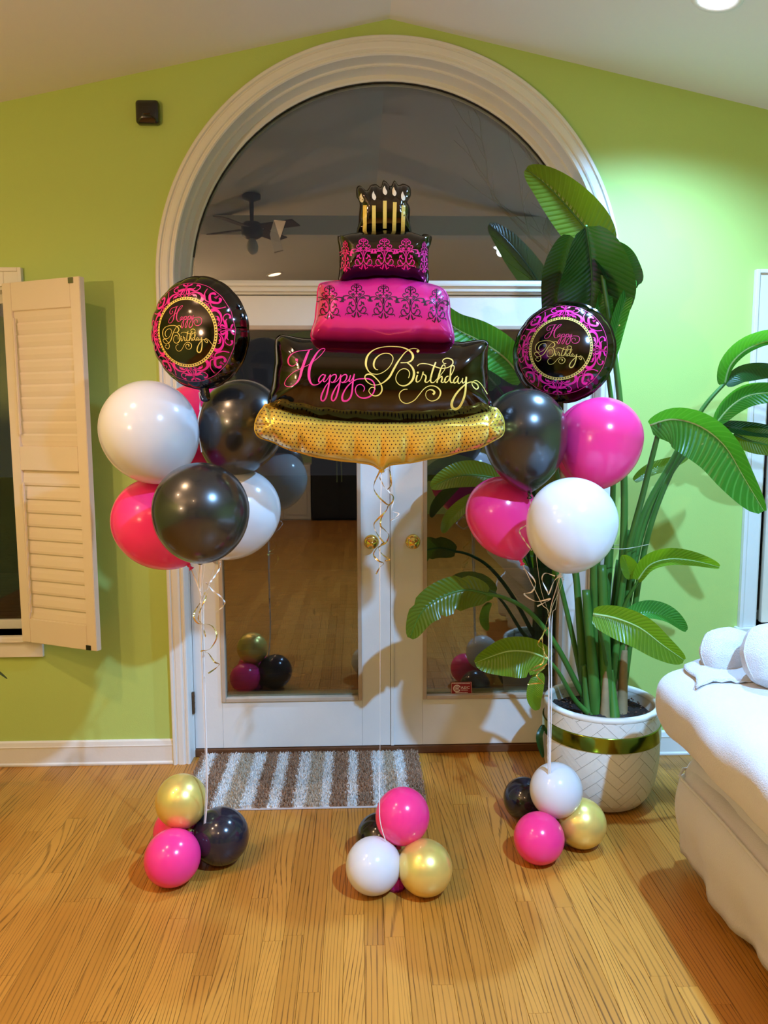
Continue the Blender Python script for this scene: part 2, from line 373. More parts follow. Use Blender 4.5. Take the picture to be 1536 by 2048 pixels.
for a0, a1 in ((0, PI*.5), (PI*.5, PI)): fixn(MB().add(*sweep(PC, A_IN, a0+(.002 if a0 == 0 else 0), a1)).build('casing_arch', 'trim', tr, smooth=False))
# stepped jamb: outer jamb to the doors, inner ring round the fan light
PJ1 = [(0, .0), (0, .21), (-.008, .21), (-.008, .058), (-.001, .056)]
PJ2 = [(-.008, .062), (-.008, .20), (-.036, .20), (-.036, .142), (-.030, .137), (-.012, .137), (-.010, .062)]
jm = struct(empty('trim_2'), 'stepped white jamb lining the arched opening')
for s in (-1, 1): fixn(MB().add(*leg(PJ1, A_IN, s, 0, ZS)).build('jamb_leg', 'trim', jm))
fixn(MB().add(*sweep(PJ1, A_IN, 0, PI)).build('jamb_arch', 'trim', jm))
# transom bar between doors and fan light
tb = struct(empty('trim_3'), 'white moulded transom bar between the doors and the arched window')
box('transom_bar', -.90, .90, .055, .20, 2.074, 2.128, 'trim', tb, .003)
box('transom_lip', -.90, .90, .040, .056, 2.085, 2.118, 'trim', tb, .004)
box('transom_bead', -.90, .90, .030, .045, 2.106, 2.121, 'trim', tb, .004)
# arched window
w1 = struct(empty('window_1'), 'half-round window above the glass doors')
fixn(MB().add(*sweep(PJ2, A_IN, 0, PI)).build('window_frame', 'trim', w1))
box('window_sill', -.87, .87, .10, .2, 2.124, 2.142, 'trim', w1, .003)
r = .873
planar('pane', [[(-r, 2.14)]+[(-r*math.cos(PI*i/40), max(2.14, ZS+r*math.sin(PI*i/40))) for i in range(41)]+[(r, 2.14)]], .158, .163, 'glass', w1)
planar('pane_seal', [[(r*math.cos(PI*i/40), ZS+r*math.sin(PI*i/40)) for i in range(2, 39)]+[((r-.006)*math.cos(PI*i/40), ZS+(r-.006)*math.sin(PI*i/40)) for i in range(38, 1, -1)]], .150, .157, 'fridge', w1)
# French doors
def door(name, s, label):
    d = struct(empty(name), label)
    X = lambda a: s*a
    xa, xb, za, zb = .003, .898, .040, 2.070          # leaf
    ga, gb, gz0, gz1 = .132, .772, .258, 1.944          # bead outer
    if s > 0: ga, gb = .146, .786
    y0, y1 = .060, .103
    box('stile', X(xa), X(ga), y0, y1, za, zb, 'door', d); box('stile', X(gb), X(xb), y0, y1, za, zb, 'door', d)
    box('rail', X(ga+.0008), X(gb-.0008), y0, y1, za, gz0, 'door', d); box('rail', X(ga+.0008), X(gb-.0008), y0, y1, gz1, zb, 'door', d)
    b = .018
    for q in ((ga, ga+b, gz0, gz1), (gb-b, gb, gz0, gz1)): box('glazing_bead', X(q[0]), X(q[1]), y0-.008, y1+.004, q[2], q[3], 'bead', d, .003)
    for q in ((ga+b, gb-b, gz0, gz0+b), (ga+b, gb-b, gz1-b, gz1)): box('glazing_bead', X(q[0]), X(q[1]), y0-.008, y1+.004, q[2], q[3], 'bead', d, .003)
    box('pane', X(ga+b-.004), X(gb-b+.004), .079, .084, gz0+b-.004, gz1-b+.004, 'glass', d)
    box('sill_strip', X(ga+b), X(gb-b), .084, .10, gz0+b, gz0+b+.022, 'steel', d)
    kx = X(.086 if s < 0 else .101)
    V, F = lathe([(0, -.012), (.022, -.012), (.031, -.008), (.034, 0), (.034, .003), (0, .003)], 32)
    ro = pydata('knob_rosette', V, F, 'brass', d, True); ro.rotation_euler = (PI/2, 0, 0); ro.location = (kx, .058, .992)
    # lathe axis z -> -y : profile z negative reaches into the room
    ro.rotation_euler = (-PI/2, 0, 0)
    V, F = lathe([(0, -.060), (.010, -.060), (.012, -.057), (.022, -.055), (.0265, -.047), (.0265, -.038), (.020, -.030), (.012, -.026), (.011, -.010), (.011, 0)], 32)
    kn = pydata('knob', V, F, 'brass', d, True); kn.rotation_euler = (-PI/2, 0, 0); kn.location = (kx, .058, .992)
    for z in (.26, 1.05, 1.82):
        h = MB(); V, F = tube([(X(.903), .052, z-.05), (X(.903), .052, z+.05)], .0085, 10); h.add(V, F)
        for dz in (-.03, 0, .03): V, F = tube([(X(.903), .052, z+dz-.0015), (X(.903), .052, z+dz+.0015)], .0095, 10); h.add(V, F)
        h.build('hinge', 'old_metal', d)
    return d
d1 = door('door_1', -1, 'white glass-paned French door leaf with the left brass knob')
d2 = door('door_2', 1, 'white glass-paned French door leaf behind the potted plant')
box('astragal', -.001, .014, .052, .062, .040, 2.07, 'door', d2, .002)
# sticker on the right pane
st = thing('window_sticker', 'small dark red sticker printed ASIC low on the right door glass', 'sticker', at(923, 1376, .078))
stc = st.location.copy()
def on_sticker(u, v): p = at(u, v, .077); return (p.x-stc.x, p.z-stc.z)
v0 = [on_sticker(*q) for q in ((902, 1391), (944.5, 1389.5), (943.5, 1363.5), (902, 1365))]
def flat(name, pts, y, th, m, parent):
    n = len(pts); V = [(x, y, z) for x, z in pts]+[(x, y+th, z) for x, z in pts]
    return pydata(name, V, [tuple(range(n)), tuple(range(2*n-1, n-1, -1))]+[(i, i+n, (i+1) % n+n, (i+1) % n) for i in range(n)], m, parent)
flat('sticker_sheet', v0, 0, .0008, 'sticker_red', st)
bd = MB()
for i in range(4):
    a, b2 = Vector(v0[i]), Vector(v0[(i+1) % 4]); cc = Vector((0, 0))
    ai, bi = a*.955, b2*.955; a2, b3 = a*.925, b2*.925
    bd.add([(ai.x, -.0004, ai.y), (bi.x, -.0004, bi.y), (b3.x, -.0004, b3.y), (a2.x, -.0004, a2.y)], [(0, 1, 2, 3)])
bd.build('sticker_border', 'sticker_ink', st).location = (0, 0, 0)
for o in st.children:
    if o.name.startswith('sticker_border'):
        for vv in o.data.vertices: vv.co += stc
def text(name, s, x, z, y, size, m, parent, shear=0, ax=1.0):
    cu = bpy.data.curves.new(name, 'FONT'); cu.body = s; cu.size = size; cu.align_x = 'CENTER'; cu.align_y = 'CENTER'; cu.offset = size*.012; cu.shear = shear; cu.resolution_u = 2
    t = bpy.data.objects.new('tmp', cu); COL.objects.link(t)
    me = bpy.data.meshes.new_from_object(t.evaluated_get(bpy.context.evaluated_depsgraph_get()))
    bpy.data.objects.remove(t); me.materials.clear()
    me.transform(Matrix(((ax, 0, 0, x), (0, 0, 1, y), (0, 1, 0, z), (0, 0, 0, 1))))
    return link(name, me, m, parent)
u1 = mpp(stc)
text('lettering', 'ASIC', *on_sticker(930.5, 1375.5), -.0006, u1*7.6, 'sticker_ink', st, ax=1.15)
ring = MB()
cxz = on_sticker(914, 1377)
for r0, r1, a0, a1 in ((5.3, 7.8, .35, 5.9), (2.9, 4.1, 0, 2*PI), (0, 1.9, 0, 2*PI)):
    n = 28; V = []
    for i in range(n+1):
        a = a0+(a1-a0)*i/n
        for rr in (r0, r1): V.append((stc.x+cxz[0]+u1*rr*math.cos(a), stc.y-.0006, stc.z+cxz[1]+u1*rr*math.sin(a)))
    ring.add(V, [(2*i, 2*i+1, 2*i+3, 2*i+2) for i in range(n)])
ring.build('emblem', 'sticker_ink', st)
ln = MB()
for u0, u2, v1, h in ((904.5, 940, 1367.4, 1.5), (922.5, 936.5, 1381, 1.6), (911, 936, 1386, 1.5)):
    k = u0
    while k < u2-1:
        w = random.uniform(.8, 2.4); a = on_sticker(k, v1); b2 = on_sticker(min(k+w, u2), v1-h)
        ln.add([(stc.x+a[0], stc.y-.0005, stc.z+a[1]), (stc.x+b2[0], stc.y-.0005, stc.z+a[1]), (stc.x+b2[0], stc.y-.0005, stc.z+b2[1]), (stc.x+a[0], stc.y-.0005, stc.z+b2[1])], [(0, 1, 2, 3)])
        k += w+.5
ln.build('small_print', 'sticker_ink', st)['kind'] = 'stuff'
# threshold
struct(box('trim_4', -.90, .90, .052, .21, 0.0, .036, 'dark_wood', None, .004), 'dark wooden threshold under the French doors')
# clear tape scrap on the arched pane
tp = thing('tape_scrap', 'crumpled clear tape scrap stuck on the arched window glass', 'tape', at(555, 475, .155))
g = []; fz = []
P4 = [(548, 440), (572, 443), (560, 478), (540, 470), (566, 500), (548, 505)]
for k, q in enumerate(P4): p = at(*q, .154)-tp.location; g.append((p.x, -.003-.006*(k % 2), p.z))
tpo = pydata('tape_sheet', g, [(0, 1, 2, 3), (3, 2, 4, 5)], 'tape', tp)
sd = tpo.modifiers.new('thickness', 'SOLIDIFY'); sd.thickness = .0006

# baseboards
PB = [(0, 0), (0, -.018), (.004, -.020), (.010, -.020), (.016, -.014), (.083, -.014), (.088, -.016), (.092, -.014), (.108, -.010), (.114, -.004), (.114, 0)]
def baseboard(name, x0, x1, label):
    V = [(x0, y, z) for z, y in PB]+[(x1, y, z) for z, y in PB]; k = len(PB)
    o = pydata(name, V, [(j, (j+1) % k, k+(j+1) % k, k+j) for j in range(k)]+[tuple(range(k)), tuple(range(k, 2*k))], 'trim'); fixn(o); return struct(o, label)
baseboard('baseboard_left', -XW, -A_OUT, 'white moulded baseboard left of the doorway')
baseboard('baseboard_right', A_OUT, XW, 'white moulded baseboard right of the doorway')

# ---- side windows with casings
def side_window(name, W, label, apron):
    x0, x1, z0, z1 = W; w = struct(empty(name), label); c = .076
    def cas(nm, a, b, c0, c1):
        box(nm, a, b, -.018, 0, c0, c1, 'trim', w, .003)
    cas('casing', x0-c, x0, z0, z1+c); cas('casing', x1, x1+c, z0, z1+c); cas('casing', x0, x1, z1, z1+c)
    for a, b, q0, q1 in ((x0-c, x0-c+.016, z0, z1+c), (x1+c-.016, x1+c, z0, z1+c), (x0-c+.016, x1+c-.016, z1+c-.016, z1+c)): box('casing_bead', a, b, -.026, -.017, q0, q1, 'trim', w, .003)
    box('sill', x0-c-.012, x1+c+.012, -.035, .16, z0-.025, z0, 'trim', w, .004)
    if apron: box('apron', x0-c, x1+c, -.018, 0, z0-.095, z0-.025, 'trim', w, .003)
    for a, b in ((x0, x0+.012), (x1-.012, x1)): box('jamb', a, b, 0, .2, z0, z1, 'trim', w)
    box('jamb', x0, x1, 0, .2, z1-.012, z1, 'trim', w)
    for q0, q1, y in ((z0, z1-.012, .11),):
        for a, b, e0, e1 in ((x0+.012, x0+.052, q0, q1), (x1-.052, x1-.012, q0, q1), (x0+.052, x1-.052, q0, q0+.04), (x0+.052, x1-.052, q1-.04, q1)): box('sash', a, b, y, y+.03, e0, e1, 'trim', w, .002)
        box('pane', x0+.05, x1-.05, y+.012, y+.017, q0+.038, q1-.038, 'glass_side', w)
    return w
side_window('window_2', WIN_L, 'dark night window behind the open cream shutter', True)
side_window('window_3', WIN_R, 'white cased window at the right edge above the sofa', True)

def shutter(name, label, base, ang, wid, z0, z1, th=.028, tilt=.17, nlo=11, nup=11):
    """hinged louvred panel; local x along the panel from the hinge, y = thickness"""
    s = thing(name, label, 'shutter', base); s.rotation_euler = (0, 0, ang)
    H = z1-z0; st_ = .050; loc = Vector(base)
    def bx(nm, x0, x1, a, b, m='shutter', y0=-th/2, y1=th/2, bev=.002):
        o = pydata(nm, boxv(x0, x1, y0, y1, a, b), BOXF, m, s)
        if bev:
            bm = bmesh.new(); bm.from_mesh(o.data); bmesh.ops.bevel(bm, geom=bm.edges[:], offset=bev, segments=2, affect='EDGES'); bm.to_mesh(o.data); bm.free()
        return o
    bx('stile', 0, st_, 0, H); bx('stile', wid-st_, wid, 0, H)
    rb, rm, rt = .105, .10, .115
    zm = H*.492
    bx('rail', st_, wid-st_, 0, rb); bx('rail', st_, wid-st_, zm, zm+rm); bx('rail', st_, wid-st_, H-rt, H)
    me = None
    for a, b, n, tl in ((rb, zm, nlo, -tilt), (zm+rm, H-rt, nup, tilt*1.0)):
        sp = (b-a)/n
        V = []; k = 8
        hw = sp*.58
        pr = [(hw*math.cos(2*PI*i/k), .0045*math.sin(2*PI*i/k)) for i in range(k)]
        V = [(st_+.001, q, p) for p, q in pr]+[(wid-st_-.001, q, p) for p, q in pr]
        F = [(j, (j+1) % k, k+(j+1) % k, k+j) for j in range(k)]+[tuple(range(k))[::-1], tuple(range(k, 2*k))]
        lm = bpy.data.meshes.new('louver'); lm.from_pydata(V, [], F); lm.update(); lm.materials.append(M['shutter'])
        for i in range(n):
            o = bpy.data.objects.new('louver', lm); COL.objects.link(o); o.parent = s; o.location = (0, 0, a+sp*(i+.5)); o.rotation_euler = (tl, 0, 0)
    bx('tilt_rod', st_+.012, st_+.020, rb+.03, zm-.05, y0=-th/2-.012, y1=-th/2-.003, bev=.001)
    bx('tilt_rod', st_+.012, st_+.020, zm+rm+.05, H-rt-.03, y0=-th/2-.012, y1=-th/2-.003, bev=.001)
    bx('catch_plate', wid-.055, wid-.030, H-.024, H-.002, 'steel', -th/2-.003, -th/2, 0)
    bx('catch_plate', wid-.055, wid-.030, .002, .022, 'fridge', -th/2-.003, -th/2, 0)
    return s
hp = at(8, 568, -.03); np_ = at(163, 550, -.20)
hb = at(44, 1281, -.03)
sv = Vector((np_.x-hp.x, np_.y-hp.y)); 
shutter('window_shutter', 'open cream louvred shutter swung out from the left window', (hp.x, hp.y, hb.z), math.atan2(sv.y, sv.x), sv.length, hb.z, hp.z)
shutter('window_shutter', 'closed cream louvred shutter in the window at the right edge', (1.690, .03, .61), 0, .37, .61, 2.08)

# ---- black wall sensor
sp0 = at(298, 229, -.0)
sn_ = thing('wall_speaker', 'small glossy black square box mounted high on the green wall', 'speaker', (sp0.x, 0, sp0.z))
V = []; F = []
hw = .047
def rsq(h, r, y, n=5):
    o = []
    for cx_, cz_, a0 in ((h-r, h-r, 0), (-h+r, h-r, PI/2), (-h+r, -h+r, PI), (h-r, -h+r, 1.5*PI)):
        for i in range(n+1): a = a0+PI/2*i/n; o.append((cx_+r*math.cos(a), y, cz_+r*math.sin(a)))
    return o
rings = [rsq(.040, .008, 0), rsq(hw, .014, -.006), rsq(hw, .014, -.026), rsq(.042, .012, -.034), rsq(.025, .008, -.042), rsq(.008, .003, -.045)]
k = len(rings[0])
for rg in rings: V += rg
for i in range(len(rings)-1):
    for j in range(k): F.append((i*k+j, i*k+(j+1) % k, (i+1)*k+(j+1) % k, (i+1)*k+j))
F.append(tuple(range((len(rings)-1)*k, len(rings)*k)))
fixn(pydata('case', V, F, 'black_plastic', sn_, True))
V = []
rr_ = [rsq(.016, .006, -.0455), rsq(.013, .005, -.047)]
pydata('grille_badge', rr_[0]+rr_[1], [(j, (j+1) % k, k+(j+1) % k, k+j) for j in range(k)]+[tuple(range(k, 2*k))], 'black_plastic', sn_)

# ------------------------------------------------------------------ lamps
def downlight(x, y, label, col, power, lens, cone=150, blend=.9):
    z = ROOFZ(x); t = thing('recessed_light', label, 'ceiling light', (x, y, z), 'recessed ceiling lights')
    t.rotation_euler = (0, math.atan(SL)*(1 if x > 0 else -1), 0)
    V, F = lathe([(.062, .012), (.062, -.004), (.082, -.006), (.086, -.002), (.086, .004)], 32); pydata('trim_ring', V, F, 'ceiling', t, True)
    V, F = lathe([(0, -.005), (.058, -.005), (.062, -.003), (.062, .0), (0, .0)], 24); pydata('lens', V, F, lens, t)
    ld = bpy.data.lights.new('downlight_lamp', 'SPOT'); ld.energy = power; ld.color = col; ld.spot_size = math.radians(cone); ld.spot_blend = blend; ld.shadow_soft_size = .035
    lo = bpy.data.objects.new('downlight_lamp', ld); COL.objects.link(lo); lo.location = (x, y, z-.03)
downlight(1.074, -.646, 'bright cool recessed light in the ceiling above the plant', COOL, P_COOL_A, 'lens_cool', 142, 1.0)
downlight(1.05, -2.9, 'cool recessed light in the ceiling beside the viewer', COOL, P_COOL_B, 'lens_cool', 165)
downlight(-1.4, -1.75, 'warm recessed light in the ceiling near the small fan', WARM, P_WARM, 'lens_warm', 160)
downlight(-2.15, -2.3, 'warm recessed light in the ceiling near the left wall', WARM, P_LEFT, 'lens_warm')
downlight(-.95, -4.2, 'warm recessed light behind the camera, left of the ridge', WARM, P_WARM, 'lens_warm')
downlight(-1.2, -7.2, 'warm recessed light over the kitchen cabinets, left', WARM, P_REAR, 'lens_warm')
downlight(1.2, -7.2, 'warm recessed light over the kitchen, right', WARM, P_REAR, 'lens_warm')
# added uplight, out of view: warm fill for the ceiling and room
tl = thing('added_uplight', 'added uplight on a pole near the left wall, warm fill for the ceiling', 'lamp', (-2.3, -3.6, 0))
V, F = lathe([(0, 0), (.14, 0), (.14, .015), (.02, .03), (0, .03)], 32); pydata('base', V, F, 'old_metal', tl, True)
V, F = tube([(0, 0, .02), (0, 0, 1.66)], .012, 12); pydata('pole', V, F, 'old_metal', tl, True)
V, F = lathe([(.012, 1.64), (.05, 1.65), (.12, 1.70), (.16, 1.76), (.155, 1.762), (.115, 1.706), (.05, 1.66), (.012, 1.655)], 32); pydata('lamp_shade', V, F, 'old_metal', tl, True)
V, F = lathe([(0, 1.67), (.03, 1.68), (.035, 1.71), (.02, 1.74), (0, 1.745)], 16); pydata('bulb', V, F, 'bulb', tl, True)
ld = bpy.data.lights.new('fill_uplight', 'POINT'); ld.energy = P_FILL; ld.color = WARM; ld.shadow_soft_size = .03
lo = bpy.data.objects.new('fill_uplight', ld); COL.objects.link(lo); lo.location = (-2.3, -3.6, 1.785)
# compact ceiling fan with warm lamp
fx, fy = -.82, -1.55
fan = thing('ceiling_fan', 'small dark-bladed ceiling fan with a white glass globe', 'ceiling fan', (fx, fy, ROOFZ(fx)))
V, F = lathe([(0, 0), (.06, -.005), (.06, -.03), (.015, -.05), (.012, -.17), (.05, -.18), (.07, -.2), (.07, -.26), (.04, -.28), (0, -.28)], 24); pydata('motor_housing', V, F, 'fan', fan, True)
for i in range(4):
    a = i*PI/2+.5; V = []
    for rr in (.08, .34):
        for w in (-.045, .045):
            for dz in (-.215, -.221): V.append((rr*math.cos(a)-w*math.sin(a), rr*math.sin(a)+w*math.cos(a), dz+w*.2))
    pydata('blade', V, [(0, 2, 6, 4), (1, 5, 7, 3), (0, 4, 5, 1), (2, 3, 7, 6), (0, 1, 3, 2), (4, 6, 7, 5)], 'fan', fan)
V, F = lathe([(0.015, -.28), (.03, -.30), (.04, -.33), (.034, -.36), (.015, -.38), (0, -.384)], 24); pydata('lamp_globe', V, F, 'blind', fan, True)
# collar beam of the roof, over the viewer's head
struct(box('trim_5', -XW, XW, -1.95, -1.83, 2.80, 2.93, 'ceiling', None, .004), 'painted collar beam crossing the gable ceiling')

# ------------------------------------------------------------------ kitchen end of the room (seen mirrored in the glass)
def cabinet(x0, x1, z0, z1, y0, y1, label, nd):
    c = thing('kitchen_cabinet', label, 'cabinet', ((x0+x1)/2, y1, z0), 'white kitchen cabinets')
    box('body', x0, x1, y1, y0, z0, z1, 'kitchen', c)
    w = (x1-x0)/nd
    for i in range(nd):
        d = box('door', x0+i*w+.004, x0+(i+1)*w-.004, y0, y0+.018, z0+.02, z1-.01, 'kitchen', c, .004)
        box('door_panel', x0+i*w+.06, x0+(i+1)*w-.06, y0+.016, y0+.026, z0+.08, z1-.07, 'kitchen', None, .006).parent = d
        q = d.children[0]; q.location = -c.location; q.parent = d
    return c
cabinet(-2.7, -1.75, .0, .86, -8.55, YB+.01, 'white base cabinet nearest the left wall', 2)
cabinet(-1.74, -.88, .0, .86, -8.55, YB+.01, 'white base cabinet beside the black fridge', 2)
cabinet(-2.7, -1.75, 1.35, 2.15, -8.8, YB+.01, 'white wall cabinet nearest the left wall', 2)
cabinet(-1.74, -.88, 1.35, 2.15, -8.8, YB+.01, 'white wall cabinet beside the black fridge', 2)
fr = thing('refrigerator', 'tall black refrigerator at the end of the kitchen', 'refrigerator', (-.42, YB+.01, 0))
box('body', -.86, 0, YB+.01, -8.5, 0.02, 1.8, 'fridge', fr, .01); box('door', -.855, -.432, -8.5, -8.44, .05, 1.79, 'fridge', fr, .01); box('door', -.428, -.005, -8.5, -8.44, .05, 1.79, 'fridge', fr, .01)
for x in (-.47, -.40): V, F = tube([(x, -8.41, .6), (x, -8.41, 1.4)], .012); MB().add(V, F).build('handle', 'steel', fr)

# ------------------------------------------------------------------ outside: deck, leaves, tree
dk = struct(box('deck', -4.5, 4.5, WT+.01, 5.3, -.30, -.16, 'dark_wood'), 'dark deck outside the glass doors')
bm_ = bpy.data.meshes.new('deck_board'); bm_.from_pydata(boxv(-4.5, 4.5, -.068, .068, -.012, .012), [], BOXF); bm_.materials.append(M['deck'])
for i in range(36):
    o = bpy.data.objects.new('deck_board', bm_); COL.objects.link(o); o.parent = dk; o.location = (0, WT+.09+i*.1405, -.147)
struct(box('ground', -14, 14, WT+.01, 26, -.7, -.5, 'hedge'), 'dark night garden beyond the deck')
lv = [(-.55, 1.6, 'dry tan leaf lying on the deck closest to the doors'), (-.35, 3.2, 'dry tan leaf in the middle of the deck'), (-.9, 3.6, 'dry tan leaf on the deck towards its far left'), (.9, 2.2, 'dry tan leaf on the deck beyond the right door'), (-.1, 4.2, 'dry tan leaf at the far edge of the deck')]
for i, (x, y, lbl) in enumerate(lv):
    sc_ = random.uniform(.035, .06); a = random.uniform(0, 6)
    V = [(sc_*1.4*math.cos(t)*(1 if math.cos(t) > 0 else .8), sc_*.6*math.sin(t)*(1+.25*math.sin(5*t)), .006*math.cos(2*t)+.006) for t in [2*PI*j/12 for j in range(12)]]+[(0, 0, .012)]
    o = pydata('fallen_leaf', V, [(j, (j+1) % 12, 12) for j in range(12)], 'dead_leaf'); o.location = (x, y, -.133); o.rotation_euler = (0, 0, a)
    so = o.modifiers.new('thickness', 'SOLIDIFY'); so.thickness = .001
    tag(o, lbl, 'leaf', 'dry leaves on the deck')
tree = thing('bare_tree', 'bare dark tree outside at the right of the arched window', 'tree', (3.2, 6.5, -.5))
tb_ = MB(); rt = random.Random(5)
def branch(p, d, L, r, lev, mb):
    q = [p]; dd = d.copy()
    for i in range(4):
        dd = (dd+Vector((rt.uniform(-.2, .2), rt.uniform(-.2, .2), rt.uniform(-.08, .16)))).normalized(); q.append(q[-1]+dd*L/4)
    V, F = tube(q, [r*(1-.55*i/4) for i in range(5)], 5, False); mb.add(V, F)
    if lev > 0:
        for k in range(4):
            b = q[1+k] if k < 4 else q[-1]
            nd = (dd+Vector((rt.uniform(-.9, .9), rt.uniform(-.9, .9), rt.uniform(-.35, .6)))).normalized()
            branch(b, nd, L*.68, r*.5, lev-1, mb)
trk = MB(); V, F = tube([(3.2, 6.5, -.5), (3.15, 6.5, 1), (3.2, 6.45, 2.4)], [.14, .11, .09], 8); trk.add(V, F); trk.build('trunk', 'bark', tree)
for k in range(4): branch(Vector((3.2, 6.45, 2.2)), Vector((rt.uniform(-.9, .3), rt.uniform(-.5, .3), 1)).normalized(), 1.9, .05, 3, tb_)
tb_.build('branches', 'bark', tree)

# ------------------------------------------------------------------ latex balloons
def latex(label, c, R_px, Y, tail, m, group, tilt=0.0, stretch=1.22, ground=False, knot=True, sq=1.0):
    """inflated latex balloon: c centre and tail direction as seen in the photo, Y its distance from the wall"""
    if ground:
        d = ray(*c); t = CAM.z/(R_px/FPX-d.z); P = CAM+d*t; Y = P.y
    else: P = at(c[0], c[1], Y)
    R = R_px*mpp(P)
    T = at(tail[0], tail[1], Y+tilt); ax = (P-T).normalized()
    L = R*stretch                                       # centre to neck
    base = P-ax*(L+.012)
    t = thing('balloon', label, 'balloon', base, group)
    t.rotation_mode = 'QUATERNION'; t.rotation_quaternion = Vector((0, 0, 1)).rotation_difference(ax)
    zc = L+.012; prof = []
    for i in range(25):
        a = PI*.5*(1-i/24)                              # neck .. equator
        q = math.sin(a); prof.append((max(R*math.cos(a)**(1.0+.55*(stretch-1)*2*q), .004), zc-L*q))
    prof[0] = (.0045, .012)
    for i in range(1, 20):
        a = PI*.5*i/19; prof.append((R*math.cos(a), zc+R*sq*math.sin(a)))
    V, F = lathe(prof, 48); pydata('body', V, F, m, t, True)
    if knot:
        V, F = lathe([(.0, .016), (.0055, .014), (.007, .010), (.0055, .006), (.004, .004), (.006, .0), (.010, -.006), (.009, -.007), (.004, -.001), (0, 0)], 14)
        pydata('knot', V, F, m, t, True)
    return t, base, P, R
GL, GR = 'balloons floating in the left bunch', 'balloons floating in the right bunch'
knots_l = []; knots_r = []
YL = -.83
for lab, c, R, Y, tl, m, ti, s in (
    ('large white balloon at the upper left of the left bunch', (298, 859), 97, YL-.02, (392, 1120), 'latex_white', 0, 1.16),
    ('glossy black balloon partly behind the cake, in the left bunch', (485, 846), 86, YL+.12, (402, 1040), 'latex_black', .1, 1.42),
    ('glossy black balloon lowest and nearest in the left bunch', (402, 1021), 96, YL-.26, (400, 1150), 'latex_black', .1, 1.22),
    ('hot pink balloon at the lower left of the left bunch', (312, 1042), 87, YL+.09, (392, 1150), 'latex_pink', 0, 1.25),
    ('white balloon peeking out behind the lowest black balloon', (478, 1020), 83, YL+.17, (425, 1140), 'latex_white', 0, 1.3),
    ('hot pink balloon hidden behind the white and black balloons of the left bunch', (397, 850), 82, YL+.38, (400, 1100), 'latex_pink', -.1, 1.25)):
    t, b, P, r = latex(lab, c, R, Y, tl, m, GL, ti, s); knots_l.append((b, lab))
YR = -.74
for lab, c, R, Y, tl, m, ti, s in (
    ('glossy black balloon at the top left of the right bunch', (1049, 862), 84, YR-.02, (1061, 1020), 'latex_black', .05, 1.55),
    ('hot pink balloon at the upper right of the right bunch', (1202, 877), 82, YR+.06, (1170, 1060), 'latex_pink', .0, 1.3),
    ('hot pink balloon at the lower left of the right bunch', (1002, 1024), 71, YR+.14, (1062, 1170), 'latex_pink', 0, 1.5),
    ('white balloon lowest and nearest in the right bunch', (1144, 1045), 90, YR-.22, (1116, 1170), 'latex_white', .05, 1.2),
    ('hot pink balloon hidden behind the upper right pink balloon', (1192, 880), 82, YR+.36, (1150, 1060), 'latex_pink', -.1, 1.3)):
    t, b, P, r = latex(lab, c, R, Y, tl, m, GR, ti, s); knots_r.append((b, lab))
# floor clusters
GW = 'small balloons of the floor weights'
for lab, c, R, tl, m, Y in (
    ('small black balloon on the floor beside the striped mat', (441, 1672), 56, (385, 1670), 'latex_black_small', None),
    ('small hot pink balloon in front of the left floor cluster', (345, 1715), 55, (385, 1670), 'latex_pink', None),
    ('small hot pink balloon mostly hidden under the left gold balloon', (356, 1662), 48, (385, 1670), 'latex_pink', None),
    ('small gold balloon on top of the left floor cluster', (363, 1602), 51, (385, 1680), 'latex_gold', -.83),
    ('small white balloon at the left of the middle floor cluster', (747, 1731), 55, (795, 1690), 'latex_white', None),
    ('small gold balloon at the right of the middle floor cluster', (850, 1735), 54, (795, 1690), 'latex_gold', None),
    ('small black balloon hidden behind the middle floor cluster', (760, 1674), 47, (795, 1690), 'latex_black_small', None),
    ('small hot pink balloon on top of the middle floor cluster', (805, 1632), 54, (795, 1710), 'latex_pink', -.94),
    ('small hot pink balloon in front of the right floor cluster', (1078, 1676), 50, (1105, 1640), 'latex_pink', None),
    ('small gold balloon in front of the plant pot', (1162, 1646), 49, (1105, 1640), 'latex_gold', None),
    ('small black balloon at the back left of the right floor cluster', (1051, 1599), 43, (1105, 1640), 'latex_black_small', None),
    ('small white balloon on top of the right floor cluster', (1112, 1580), 52, (1105, 1660), 'latex_white', -.76)):
    latex(lab, c, R, Y, tl, m, GW, (0 if Y else (.15 if 'hidden' not in lab and 'back' not in lab else -.1)), 1.06, ground=Y is None, sq=1.04)
def weight(u, v, Y, label):
    p = atz(u, v, .0); w = thing('balloon_weight', label, 'balloon weight', (p.x, p.y, 0), 'foil balloon weights')
    V, F = lathe([(0, 0), (.030, 0), (.036, .012), (.034, .045), (.020, .062), (.008, .068), (.012, .075), (.03, .10), (.026, .104), (.006, .078), (0, .076)], 14)
    V = [(x*(1+.12*math.sin(7*math.atan2(y, x))), y*(1+.12*math.sin(7*math.atan2(y, x))), z) for x, y, z in V]
    pydata('foil_wrap', V, F, 'weight', w)
    V, F = lathe([(.0085, .066), (.011, .069), (.0085, .072)], 12); pydata('tie', V, F, 'ribbon_gold', w)
    return Vector((p.x, p.y, .07))
wl = weight(385, 1722, 0, 'purple foil weight in the left floor cluster'); wc = weight(792, 1775, 0, 'purple foil weight showing under the middle floor cluster'); wr_ = weight(1108, 1692, 0, 'purple foil weight in the right floor cluster')

